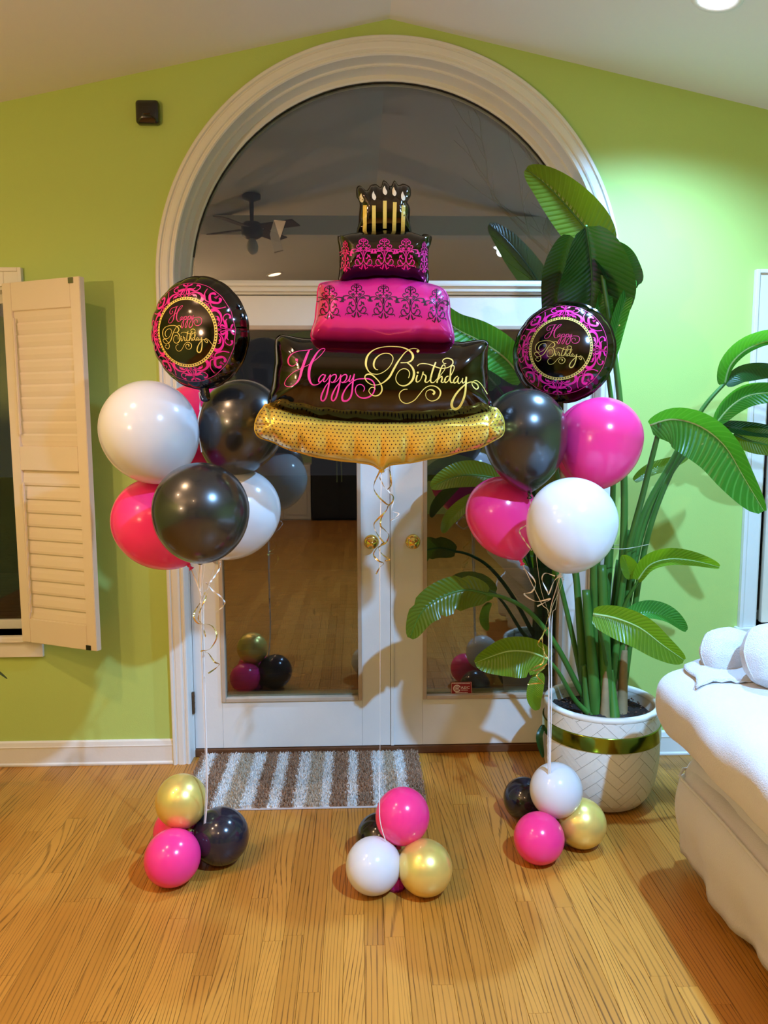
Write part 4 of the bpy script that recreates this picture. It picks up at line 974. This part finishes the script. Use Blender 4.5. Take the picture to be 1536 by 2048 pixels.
round_foil('round black Happy Birthday foil balloon above the right bunch', (1127, 705), 100, YR+.2, -.40, -.10, .06, GF, None)

# ------------------------------------------------------------------ striped shag mat
mt = thing('door_mat', 'shaggy brown, beige and white striped mat at the foot of the doors', 'mat', (-.4, -.2, 0))
mx0, mx1, my0, my1 = -.865, .118, -.455, .048
box('backing', mx0, mx1, my0, my1, .001, .009, 'sofa', mt, .002)
edges = [190, 215, 270, 350, 410, 490, 555, 625, 685, 750, 810, 885, 935, 1020, 1070, 1150, 1215, 1275, 1330, 1410]
cols = 'nwnwbwnwnwbwnwnwbwn'
M['mat_n'] = mat('brown_shag', (.42, .265, .165), .95, var=.25, vscale=60, spec=.1)
M['mat_b'] = mat('beige_shag', (.60, .49, .36), .95, var=.2, vscale=60, spec=.1)
M['mat_w'] = mat('white_shag', (.82, .80, .76), .95, var=.1, vscale=60, spec=.1)
rm = random.Random(4)
for i, ch in enumerate(cols):
    a = mx0+(edges[i]-190)/1220*(mx1-mx0); b = mx0+(edges[i+1]-190)/1220*(mx1-mx0)
    V = []; F = []
    nt_ = int((b-a)*(my1-my0)*65000)
    V += [(a, my0, .0095), (b, my0, .0095), (b, my1, .0095), (a, my1, .0095)]; F.append((0, 1, 2, 3))
    for _ in range(nt_):
        x = rm.uniform(a-.003, b+.003); y = rm.uniform(my0, my1); an = rm.uniform(0, PI); w = rm.uniform(.0016, .0028); h = rm.uniform(.009, .016)
        lx, ly = rm.gauss(0, .004), rm.gauss(-.001, .004); n = len(V)
        V += [(x-w*math.cos(an), y-w*math.sin(an), .009), (x+w*math.cos(an), y+w*math.sin(an), .009), (x+lx+w*.6*math.cos(an), y+ly+w*.6*math.sin(an), .009+h), (x+lx-w*.6*math.cos(an), y+ly-w*.6*math.sin(an), .009+h)]
        F.append((n, n+1, n+2, n+3))
    o = pydata('stripe_pile', [(v[0]+.4, v[1]+.2, v[2]) for v in V], F, 'mat_'+ch, mt); o['kind'] = 'stuff'
    o['label'] = {'n': 'brown shag stripe', 'w': 'white shag stripe', 'b': 'beige shag stripe'}[ch]

# ------------------------------------------------------------------ plant pot
PX, PY = .838, -.375
pot = thing('plant_pot', 'cream herringbone pot with an olive metal band', 'pot', (PX, PY, 0)); pot.scale = (1, 1, .91)
PS = .93
PROF = [(r*PS, z) for r, z in [(.0, .0), (.150, .0), (.185, .010), (.212, .045), (.232, .10), (.243, .16), (.248, .22), (.249, .28), (.248, .34), (.246, .40), (.244, .435)]]
def prad(z):
    for (r0, z0), (r1, z1) in zip(PROF[1:], PROF[2:]):
        if z0 <= z <= z1: return r0+(r1-r0)*(z-z0)/max(z1-z0, 1e-6)
    return PROF[-1][0]
V, F = lathe([(r-.003 if z > .005 else r, z) for r, z in PROF]+[(r*PS, z) for r, z in [(.243, .440), (.236, .445), (.226, .442), (.222, .43), (.218, .36), (0, .36)]], 64); pydata('body', V, F, 'pot_groove', pot, True)
V, F = lathe([(r*PS, z) for r, z in [(.2445, .428), (.2465, .434), (.246, .442), (.238, .449), (.226, .449), (.2215, .442), (.2215, .428)]], 64); pydata('rim', V, F, 'pot', pot, True)
V, F = lathe([(r*PS, z) for r, z in [(.2305, .300), (.2515, .301), (.2520, .304), (.2515, .363), (.2510, .366), (.2465, .367)]], 64); pydata('metal_band', V, F, 'pot_band', pot, True)
# herringbone tiles wrapped on the body
TL, TW_, G2 = .118, .0393, .0016
def tile_poly(cx_, cy_, ang):
    c, s = math.cos(ang), math.sin(ang); nu, nv = 5, 2; g_ = []
    for j in range(nv+1):
        for i in range(nu+1):
            a = (i/nu-.5)*(TL-G2); b = (j/nv-.5)*(TW_-G2); g_.append((cx_+a*c-b*s, cy_+a*s+b*c))
    return g_, nu, nv
circ_ = 2*PI*.230
npt = 0
def put_tile(cx_, cy_, ang):
    global npt
    g_, nu, nv = tile_poly(cx_, cy_, ang)
    zs = [q[1] for q in g_]
    if min(zs) < .004 or max(zs) > .428:
        if max(zs) < .02 or min(zs) > .425: return
    V = []; ok = True
    for dr in (.0, -.004):
        for (sx, z) in g_:
            zz = min(max(z, .012), .427); th = sx/.230; r = prad(zz)+dr
            V.append((r*math.cos(th), r*math.sin(th), zz))
    n = (nu+1)*(nv+1); F = []
    for j in range(nv):
        for i in range(nu): a = j*(nu+1)+i; F.append((a, a+1, a+nu+2, a+nu+1))
    per = [i for i in range(nu+1)]+[(j+1)*(nu+1)-1 for j in range(1, nv+1)]+[nv*(nu+1)+i for i in range(nu-1, -1, -1)]+[j*(nu+1) for j in range(nv-1, 0, -1)]
    for i in range(len(per)): a, b = per[i], per[(i+1) % len(per)]; F.append((a, a+n, b+n, b))
    o = pydata('herringbone_tile', V, F, 'pot', pot, False); fixn(o); npt += 1
# 45 degree herringbone with 3:1 blocks
w = TW_; ncol = 0
q2 = math.sqrt(2)/2
per_ = 2*w*3*q2*1.0
for i in range(-14, 15):
    for j in range(-20, 40):
        # block pair on the rotated lattice (3:1 blocks)
        for k, (bx, by, an) in enumerate(((0, 0, 0), (0, 0, 1))):
            gx = i*6*w*0+j*w+i*3*w; gy = j*w-i*3*w
            if an == 0: cx_, cy_, a_ = gx+1.5*w, gy+.5*w, 0.0
            else: cx_, cy_, a_ = gx+.5*w-0*w, gy+1*w+1.5*w, PI/2
            X = (cx_-cy_)*q2; Z = (cx_+cy_)*q2
            if -.07 < Z-.0 < .50 and -PI*.230 <= X+PI*.230*0 < PI*.230 and -PI*.98*.230 < X < -.0*.230+.02:
                put_tile(X, Z, a_+PI/4)
so_v, so_f = [], []
nr, ns = 12, 48
for i in range(nr+1):
    for k in range(ns):
        r = .205*i/nr; a = 2*PI*k/ns; p = Vector((r*math.cos(a), r*math.sin(a), 0))
        so_v.append((p.x, p.y, .385+.02*mnoise.noise(p*22)+.012*mnoise.noise(p*60)+.02*(1-i/nr)))
for i in range(nr):
    for k in range(ns): so_f.append((i*ns+k, i*ns+(k+1) % ns, (i+1)*ns+(k+1) % ns, (i+1)*ns+k))
pydata('soil', so_v, so_f, 'soil', pot, True)
crm = MB(); rc = random.Random(2)
for i in range(170):
    r = .195*math.sqrt(rc.random()); a = rc.uniform(0, 2*PI); s = rc.uniform(.002, .006); c = Vector((r*math.cos(a)+PX, r*math.sin(a)+PY, .40+rc.uniform(-.005, .012)))
    crm.add([c+Vector((s*rc.uniform(.5, 1.5)*x, s*y, s*z)) for x, y, z in ((1, 0, 0), (-1, 0, 0), (0, 1, 0), (0, -1, 0), (0, 0, 1), (0, 0, -1))], [(0, 2, 4), (2, 1, 4), (1, 3, 4), (3, 0, 4), (2, 0, 5), (1, 2, 5), (3, 1, 5), (0, 3, 5)])
o = crm.build('soil_crumbs', 'clod', pot); o['kind'] = 'stuff'

# ------------------------------------------------------------------ bird-of-paradise plant
plant = thing('bird_of_paradise_plant', 'tall bird of paradise plant with paddle leaves in the cream pot', 'plant', (PX, PY, .35))
def petiole(pts, r0, r1, m='stem', name='petiole'):
    P = [tuple(p) for p in cr(pts, 8)]; k = len(P)
    V, F = tube(P, [r0+(r1-r0)*i/(k-1) for i in range(k)], 10); MB().add(V, F).build(name, m, plant, True)
def wprof(t, sharp=.8): 
    return max(0.0, math.sin(PI*min(1, (t*.94+.04))**sharp))**.62
def leaf(pts, wl, wr, rl, rr2, m='leaf', n=22, mseg=5, wave=.12, seed=0, sharp=.85, rib=True, curl=0.0, split=()):
    """blade along a midrib of (u, v, Y) points; wl/wr half widths in photo px; rl/rr rolls (radians) of each half out of the picture plane"""
    C3 = cr([tuple(at(u, v, Y)) for u, v, Y in pts], 8)
    idx = np.linspace(0, len(C3)-1, n+1); P = []
    for q in idx:
        i = int(q); fq = q-i; P.append(Vector(C3[i]*(1-fq)+C3[min(i+1, len(C3)-1)]*fq))
    V = []; UV = []; F = []; rs = random.Random(seed)
    ph = rs.uniform(0, 6)
    for i, p in enumerate(P):
        t = i/n; T = (P[min(i+1, n)]-P[max(i-1, 0)]).normalized(); vw = (p-CAM).normalized()
        S = T.cross(vw).normalized(); N = S.cross(T).normalized()
        if N.dot(vw) > 0: N = -N
        k = mpp(p)
        for j in range(-mseg, mseg+1):
            q = j/mseg; side = -1 if j < 0 else 1; w = (wl if j < 0 else wr)*k*wprof(t, sharp); rl_ = rl if j < 0 else rr2
            if (i in split and abs(j) >= 2 and side == (1 if i % 2 else -1)): w *= .8
            a = rl_+curl*abs(q)
            d = S*(side*math.cos(a))+N*math.sin(a)
            off = N*(wave*w*math.sin(t*9+ph+q*2)*abs(q)**2*.6)
            V.append(p+d*(w*abs(q))+off); UV.append((q, t))
    M_ = 2*mseg+1
    for i in range(n):
        for j in range(M_-1): F.append((i*M_+j, i*M_+j+1, (i+1)*M_+j+1, (i+1)*M_+j))
    lo_ = pydata('leaf', [v-plant.location for v in V], F, m, plant, True)
    ul = lo_.data.uv_layers.new(name='UVMap')
    for poly in lo_.data.polygons:
        for li in poly.loop_indices: ul.data[li].uv = UV[lo_.data.loops[li].vertex_index]
    if rib:
        k = mpp(P[0]); rad = [max(.0008, .0055*(1-.85*i/n)) for i in range(n+1)]
        Vr, Fr = tube([p-plant.location for p in P], rad, 6); pydata('midrib', Vr, Fr, 'midrib' if m in ('leaf', 'leaf_yellow') else 'stem', lo_, True)
    return P
B = lambda dx, dy=0: (PX+dx, PY+dy, .35)
A3 = lambda u, v, Y: tuple(at(u, v, Y))
# right-hand group
leaf([(1300, 850, -.42), (1345, 838, -.46), (1400, 852, -.52), (1450, 892, -.57), (1488, 955, -.60), (1528, 1022, -.62)], 66, 48, .15, 1.0, 'leaf', seed=1, sharp=.95)
petiole([B(.03, -.02), A3(1248, 1150, -.36), A3(1288, 980, -.40), A3(1314, 876, -.42), A3(1320, 846, -.44)], .015, .008)
leaf([(1449, 768, -.42), (1462, 728, -.44), (1500, 695, -.46), (1560, 680, -.48), (1640, 700, -.5)], 10, 62, .3, .9, 'leaf', seed=2, curl=.3)
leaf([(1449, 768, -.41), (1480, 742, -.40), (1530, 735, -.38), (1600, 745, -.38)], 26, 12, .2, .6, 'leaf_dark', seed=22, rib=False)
petiole([B(.06, .0), A3(1270, 1085, -.33), A3(1345, 920, -.38), A3(1405, 818, -.41), A3(1450, 766, -.42)], .014, .007)
leaf([(1432, 846, -.46), (1462, 812, -.47), (1500, 790, -.48), (1560, 786, -.5), (1630, 800, -.52)], 26, 40, .5, 1.0, 'leaf', seed=3)
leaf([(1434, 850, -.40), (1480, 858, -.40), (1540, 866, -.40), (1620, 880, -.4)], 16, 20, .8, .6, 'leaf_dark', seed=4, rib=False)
leaf([(1468, 868, -.38), (1500, 882, -.38), (1545, 892, -.38), (1620, 910, -.38)], 24, 34, .4, .5, 'leaf_olive', seed=5)
petiole([B(.09, .02), A3(1290, 1095, -.30), A3(1358, 915, -.36), A3(1410, 866, -.39), A3(1470, 862, -.39)], .013, .006)
petiole([B(.07, .05), A3(1278, 1090, -.26), A3(1340, 950, -.30), A3(1400, 880, -.36), A3(1436, 848, -.44)], .013, .006)
# back leaf low on the wall
leaf([(1268, 962, -.12), (1300, 940, -.11), (1345, 925, -.10), (1378, 912, -.09)], 14, 14, .4, .3, 'leaf_olive', seed=6, rib=False)
# lower right leaves
leaf([(1276, 1160, -.42), (1300, 1130, -.45), (1340, 1118, -.47), (1390, 1122, -.48), (1438, 1134, -.48)], 30, 30, 1.15, .75, 'leaf_yellow', seed=7)
leaf([(1262, 1158, -.40), (1254, 1130, -.40), (1244, 1110, -.41)], 22, 14, .5, .3, 'leaf_yellow', seed=27, rib=False)
petiole([B(.05, -.03), A3(1222, 1330, -.35), A3(1246, 1220, -.38), A3(1278, 1160, -.42)], .012, .006)
leaf([(1186, 1228, -.56), (1230, 1236, -.58), (1280, 1256, -.60), (1325, 1290, -.60), (1368, 1320, -.58)], 44, 30, .35, .5, 'leaf_yellow', seed=8, sharp=.8)
leaf([(1250, 1240, -.52), (1290, 1226, -.50), (1335, 1234, -.49), (1372, 1262, -.48)], 16, 26, .8, .2, 'leaf', seed=9, rib=False)
petiole([B(.05, -.06), A3(1218, 1360, -.40), A3(1206, 1290, -.46), A3(1190, 1230, -.55)], .011, .006)
# left-hand leaves
leaf([(975, 1188, -.42), (930, 1180, -.43), (880, 1196, -.44), (842, 1226, -.45), (820, 1276, -.45)], 34, 42, .3, .35, 'leaf_olive', seed=10, split=(6, 9, 13, 16))
petiole([B(-.03, -.02), A3(1160, 1380, -.36), A3(1112, 1290, -.38), A3(1060, 1225, -.40), A3(1010, 1196, -.42), A3(968, 1187, -.42)], .014, .006)
leaf([(1096, 1318, -.50), (1060, 1304, -.51), (1020, 1302, -.52), (985, 1312, -.52), (950, 1326, -.52)], 44, 54, .9, .15, 'leaf_yellow', seed=11, split=(5,))
leaf([(1080, 1344, -.50), (1070, 1370, -.51), (1066, 1398, -.51), (1074, 1420, -.50)], 14, 20, .2, .4, 'leaf_yellow', seed=12, rib=False)
petiole([B(-.05, -.05), A3(1150, 1400, -.42), A3(1118, 1346, -.47), A3(1095, 1318, -.50)], .012, .006)
leaf([(1000, 958, -.18), (950, 950, -.17), (905, 955, -.16), (862, 975, -.15)], 30, 26, .2, .4, 'leaf_olive', seed=13)
leaf([(955, 990, -.20), (925, 1015, -.19), (900, 1040, -.18), (886, 1066, -.18)], 18, 14, .3, .5, 'leaf_olive', seed=33, rib=False)
petiole([B(-.04, .06), A3(1140, 1250, -.24), A3(1090, 1060, -.20), A3(1040, 975, -.18), A3(998, 958, -.18)], .012, .006)
leaf([(1046, 760, -.22), (1010, 716, -.24), (960, 682, -.26), (905, 652, -.28), (860, 600, -.3)], 40, 44, .3, .5, 'leaf', seed=14)
petiole([B(-.01, .07), A3(1150, 1150, -.20), A3(1110, 930, -.20), A3(1075, 810, -.21), A3(1045, 758, -.22)], .013, .006)
# tall centre leaves
leaf([(1200, 512, -.30), (1180, 470, -.30), (1140, 420, -.29), (1095, 372, -.28), (1052, 338, -.27)], 52, 46, .25, .3, 'leaf_olive', seed=15, sharp=.7, wave=.05)
petiole([B(.02, .01), A3(1246, 1100, -.30), A3(1244, 860, -.30), A3(1225, 680, -.30), A3(1208, 570, -.30), A3(1196, 500, -.30)], .017, .007)
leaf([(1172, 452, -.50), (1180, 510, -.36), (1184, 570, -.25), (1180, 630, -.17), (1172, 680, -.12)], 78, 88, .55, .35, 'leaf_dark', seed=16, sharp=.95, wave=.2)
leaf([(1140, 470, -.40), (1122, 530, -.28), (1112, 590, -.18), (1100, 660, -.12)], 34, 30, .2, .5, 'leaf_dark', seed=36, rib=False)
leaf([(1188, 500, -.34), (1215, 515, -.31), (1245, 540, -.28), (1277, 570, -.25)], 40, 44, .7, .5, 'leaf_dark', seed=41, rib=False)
leaf([(1222, 720, -.30), (1232, 660, -.31), (1250, 600, -.31), (1270, 560, -.31)], 18, 22, .4, .9, 'leaf', seed=17, rib=False)
leaf([(1212, 700, -.24), (1196, 650, -.25), (1200, 600, -.25), (1208, 560, -.25)], 30, 8, .3, .6, 'leaf', seed=18, rib=False)
petiole([B(.0, .05), A3(1222, 1080, -.20), A3(1226, 860, -.20), A3(1214, 740, -.20), A3(1190, 640, -.19)], .014, .007, 'stem')
# thick basal stems and sheaths
for dx, dy, u, v, Y, r0, r1, mm in ((-.02, 0, 1190, 1090, -.33, .024, .016, 'stem'), (.01, -.05, 1204, 1130, -.36, .021, .015, 'stem'), (.05, .02, 1262, 1060, -.28, .022, .014, 'stem'), (-.05, .03, 1150, 1120, -.26, .018, .010, 'stem'),
    (.0, .04, 1225, 1010, -.24, .02, .013, 'stem'), (.06, .0, 1250, 1250, -.32, .026, .012, 'dry_stem'), (-.01, -.08, 1212, 1300, -.40, .016, .006, 'dry_stem'), (.03, -.08, 1222, 1340, -.40, .018, .008, 'stem'), (.085, .03, 1262, 1240, -.27, .02, .01, 'stem'), (-.06, -.03, 1168, 1330, -.36, .016, .009, 'stem'), (-.03, -.04, 1172, 1180, -.36, .020, .014, 'stem'), (.03, .06, 1240, 1120, -.22, .02, .014, 'stem'), (.075, -.03, 1248, 1300, -.36, .018, .012, 'dry_stem')):
    q = at(u, v, Y); petiole([B(dx, dy), ((PX+dx)*.6+q.x*.4, (PY+dy)*.6+q.y*.4, .35*.6+q.z*.4), q], r0*1.35, r1*1.15, mm, 'stem' if mm == 'stem' else 'dry_sheath')
# small leaf hanging low behind the pot
leaf([(1086, 1450, -.36), (1078, 1470, -.38), (1080, 1492, -.38), (1086, 1515, -.37)], 6, 9, .3, .5, 'leaf_dark', seed=20, rib=False)
tw = [at(1205, 1094, -.40), at(1245, 1098, -.42), at(1292, 1090, -.34), at(1292, 1088, -.24), at(1240, 1090, -.18), at(1200, 1092, -.22), at(1205, 1094, -.40)]
V, F = tube([tuple(p) for p in cr([tuple(q) for q in tw], 6)], .0015, 6); tag(MB().add(V, F).build('plant_tie', 'twine'), 'thin pale twine tied round the stems of the tall plant', 'twine')

# small plant at the left edge (leaf tip enters the picture)
sp = thing('small_plant', 'small dark plant with a leaf tip entering at the left edge', 'plant', (-1.70, -.55, 0))
V, F = lathe([(0, 0), (.085, 0), (.10, .03), (.115, .22), (.12, .23), (.112, .235), (.10, .21), (0, .20)], 28); pydata('pot', V, F, 'pot', sp, True)
tip = at(14, 1358, -.52)-sp.location
for i, (e, hgt) in enumerate((((tip.x, tip.y, tip.z), .3), ((-.22, .1, .5), .3), ((-.1, -.2, .48), .3), ((.05, -.22, .42), .28), ((-.2, -.1, .36), .25))):
    C3 = cr([(0, 0, .2), (e[0]*.3, e[1]*.3, e[2]*1.02), (e[0]*.7, e[1]*.7, e[2]*1.08), e], 6); V = []; F = []
    for k, p in enumerate(C3):
        t = k/(len(C3)-1); d = Vector((e[0], e[1], 0)).normalized(); s = Vector((-d.y, d.x, 0)); w_ = .016*math.sin(PI*min(1, t*.9+.08))**.7+.0008
        V += [Vector(p)-s*w_+Vector((0, 0, w_*.4)), Vector(p), Vector(p)+s*w_+Vector((0, 0, w_*.4))]
    for k in range(len(C3)-1): F += [(3*k, 3*k+1, 3*k+4, 3*k+3), (3*k+1, 3*k+2, 3*k+5, 3*k+4)]
    lo_ = pydata('leaf', V, F, 'leaf_dark', sp, True); sdm = lo_.modifiers.new('thickness', 'SOLIDIFY'); sdm.thickness = .0012

# ------------------------------------------------------------------ slipcovered sofa, right foreground
sofa = thing('sofa', 'cream fleece-covered sofa arm with a loose skirt at the right', 'sofa', (1.5, -1.5, 0))
SX = -.035
def loft(name, prof, ys, insets, m, parent, wob=.004, seed=0, closed=True, subs=0):
    """profile (x,z) lofted along y; inset shrinks it towards its centroid for rounded ends"""
    P = cr(prof, 5, closed); n = len(P); cx_ = sum(p[0] for p in P)/n; cz_ = sum(p[1] for p in P)/n; V = []; F = []
    for y, ins in zip(ys, insets):
        for i, p in enumerate(P):
            d = np.array((p[0]-cx_, p[1]-cz_)); L = np.linalg.norm(d)+1e-9; q = p-d/L*min(ins, L*.98)
            nz = wob*(mnoise.noise(Vector((q[0]*7+seed, y*4, q[1]*7)))+.5*mnoise.noise(Vector((q[0]*17, y*11+seed, q[1]*15))))
            V.append((q[0]+d[0]/L*nz, y, q[1]+d[1]/L*nz))
    for k in range(len(ys)-1):
        for i in range(n if closed else n-1): F.append((k*n+i, k*n+(i+1) % n, (k+1)*n+(i+1) % n, (k+1)*n+i))
    if closed: F += [tuple(range(n)), tuple((len(ys)-1)*n+i for i in range(n))]
    V = [Vector(v)+Vector((SX, 0, 0))-parent.location for v in V]
    o = pydata(name, V, F, m, parent, True); fixn(o); return o
E2 = None
yb, yf = -.86, -2.35
def ends(r, n=6, k=40):
    ys = [yb-r*(1-math.cos(PI/2*i/n)) for i in range(n)]; ins = [r*(1-math.sin(PI/2*i/n)) for i in range(n)]
    ys += list(np.linspace(yb-r, yf, k)); ins += [0]*k; return ys, ins
ys, ins = ends(.13)
ARM = [(.91, .50), (.875, .55), (.865, .61), (.88, .67), (.94, .715), (1.04, .735), (1.17, .735), (1.25, .71), (1.29, .65), (1.28, .57), (1.24, .50), (1.10, .46), (1.0, .48)]
arm_o = loft('arm', ARM, ys, ins, 'sofa', sofa, .010, 3)
arm_b = BVHTree.FromPolygons([v.co+sofa.location for v in arm_o.data.vertices], [tuple(q.vertices) for q in arm_o.data.polygons])
ys, ins = ends(.05)
loft('side_panel', [(1.03, .52), (1.045, .45), (1.025, .38), (1.0, .32), (1.03, .28), (1.25, .28), (1.25, .52)], ys, ins, 'sofa', sofa, .006, 5)
# skirt: hanging cloth with soft folds
V = []; F = []
pl = [(1.285, -.875), (1.025, -.87), (.965, -.885), (.94, -.93)]+[(.937, -.93-(yf*-1-.93)*i/46) for i in range(1, 47)]
rows = 9
for j in range(rows+1):
    t = j/rows
    for i, (x, y) in enumerate(pl):
        fold = .010*math.sin(i*.55+1)*t+.006*math.sin(i*1.3)*t
        flare = .020*math.sin(PI*min(1, t*1.3))-.012*t
        z = .340-(.340-.055-.012*math.sin(i*.35))*t
        tuck = .06 if j == 0 else 0.0
        z += .03 if j == 0 else 0
        sx = -1 if i > 2 else 0
        V.append(Vector((x+tuck+sx*(flare+fold), y+(0 if sx else .01+flare-tuck), z))-sofa.location)
n = len(pl)
for j in range(rows):
    for i in range(n-1): F.append((j*n+i, j*n+i+1, (j+1)*n+i+1, (j+1)*n+i))
sk = pydata('skirt', V, F, 'sofa', sofa, True); sm = sk.modifiers.new('thickness', 'SOLIDIFY'); sm.thickness = .004
V, F = tube([(1.015, -.872, .340), (.965, -.882, .340), (.933, -.93, .340)]+[(.931, y, .340+.003*math.sin(y*9)) for y in np.linspace(-.96, yf, 24)], .005, 8); MB().add(V, F).build('piping', 'sofa', sofa, True)
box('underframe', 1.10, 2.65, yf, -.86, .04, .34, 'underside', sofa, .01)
for x, y in ((1.16, -.92), (1.16, -2.25), (2.55, -.92), (2.55, -2.25)): box('foot', x-.03, x+.03, y-.03, y+.03, 0, .06, 'dark_wood', sofa, .006)
loft('seat_cushion', [(1.29, .34), (1.28, .42), (1.30, .47), (1.5, .485), (2.3, .485), (2.5, .47), (2.52, .40), (2.5, .34)], *ends(.06), 'sofa', sofa, .008, 8)
loft('backrest', [(1.38, .40), (1.36, .56), (1.40, .68), (1.50, .72), (2.4, .72), (2.5, .70), (2.52, .4)], [-.87, -.875, -.885, -.90, -.95, -1.0, -1.04, -1.055, -1.06], [.06, .03, .012, 0, 0, 0, .012, .03, .06], 'sofa', sofa, .008, 9)
def cushion(name, label, c, sx, sy, sz, rot, m, group):
    o = thing(name, label, 'pillow', c, group); o.rotation_euler = rot
    n = 20; V = []; F = []
    for s in (-1, 1):
        for i in range(n+1):
            for j in range(n+1):
                u, v = 2*i/n-1, 2*j/n-1
                h = ((1-abs(u)**2.2)*(1-abs(v)**2.2))**.5
                k = 1-.26*abs(u*v)**1.3
                V.append((u*sx*k, s*sy*h+.004*mnoise.noise(Vector((u*3, v*3, s))), v*sz*k+.004*mnoise.noise(Vector((u*4, v*4, 5)))))
    N2 = (n+1)**2
    for s in range(2):
        for i in range(n):
            for j in range(n): a = s*N2+i*(n+1)+j; F.append((a, a+1, a+n+2, a+n+1))
    b = pydata('cover', V, F, m, o, True); fixn(b)
    ln = []
    for kk in range(33):
        a = 2*PI*kk/32; c_, s_ = math.cos(a), math.sin(a); mxx = max(abs(c_), abs(s_)); u, v = c_/mxx, s_/mxx; q = 1-.26*abs(u*v)**1.3
        ln.append((u*sx*q, 0, v*sz*q))
    V, F = tube(ln, .0022, 6); pydata('seam', V, F, m, o, True)
    return o
pA = at(1462, 1308, -1.0); pB = at(1556, 1312, -1.14)
cushion('throw_pillow', 'white pillow leaning at the back of the sofa arm', (pA.x, -1.0, pA.z), .105, .06, .085, (-.35, .1, .1), 'towel', 'white pillows on the sofa')
cushion('throw_pillow', 'larger white quilted pillow cut off by the right edge', (pB.x, -1.16, pB.z), .13, .08, .105, (-.4, .2, .15), 'towel', 'white pillows on the sofa')
# folded towel lying over the back of the arm
tw_ = thing('hand_towel', 'crumpled white cloth lying on top of the sofa arm', 'towel', (1.02, -1.01, .735))
nu, nv = 26, 20; V = []; F = []
c4 = [at(1336, 1352, -.92), at(1478, 1372, -1.02), at(1500, 1300, -.9), at(1420, 1288, -.84)]
for j in range(nv+1):
    for i in range(nu+1):
        u, v = i/nu, j/nv
        X = .885+.34*u+.05*v*(1-u)+.010*math.sin(v*7); Yy = -1.20+.275*v+.07*(1-u)*(1-v)+.05*u*(1-v)+.008*math.sin(u*11)
        hit = arm_b.ray_cast(Vector((X, Yy, 1.2)), Vector((0, 0, -1)))
        zb = max(.69+.03*min(1, u*4), hit[0].z if hit[0] is not None else .69)
        edge = min(1, 6*min(u, 1-u, v+.02, 1-v))
        zz = zb+.006+.026*edge*v+.010*edge*math.sin(u*8+v*5)*v+.006*mnoise.noise(Vector((u*6, v*6, 2)))
        V.append((X-1.02, Yy+1.01, zz-.735+.003*math.sin(i*1.9)*(1 if j == 0 else 0)))
for j in range(nv):
    for i in range(nu): a = j*(nu+1)+i; F.append((a, a+1, a+nu+2, a+nu+1))
V = [(x-.0, y, z) for x, y, z in V]
tc_ = pydata('cloth', V, F, 'towel', tw_, True); sm = tc_.modifiers.new('thickness', 'SOLIDIFY'); sm.thickness = .006; sm.offset = 1
hem = [Vector(V[i])+Vector((0, -.003, .002)) for i in range(nu+1)]
Vh, Fh = tube(hem, [.003+.0012*math.sin(i*2.1) for i in range(nu+1)], 6); pydata('scalloped_hem', Vh, Fh, 'towel', tw_, True)
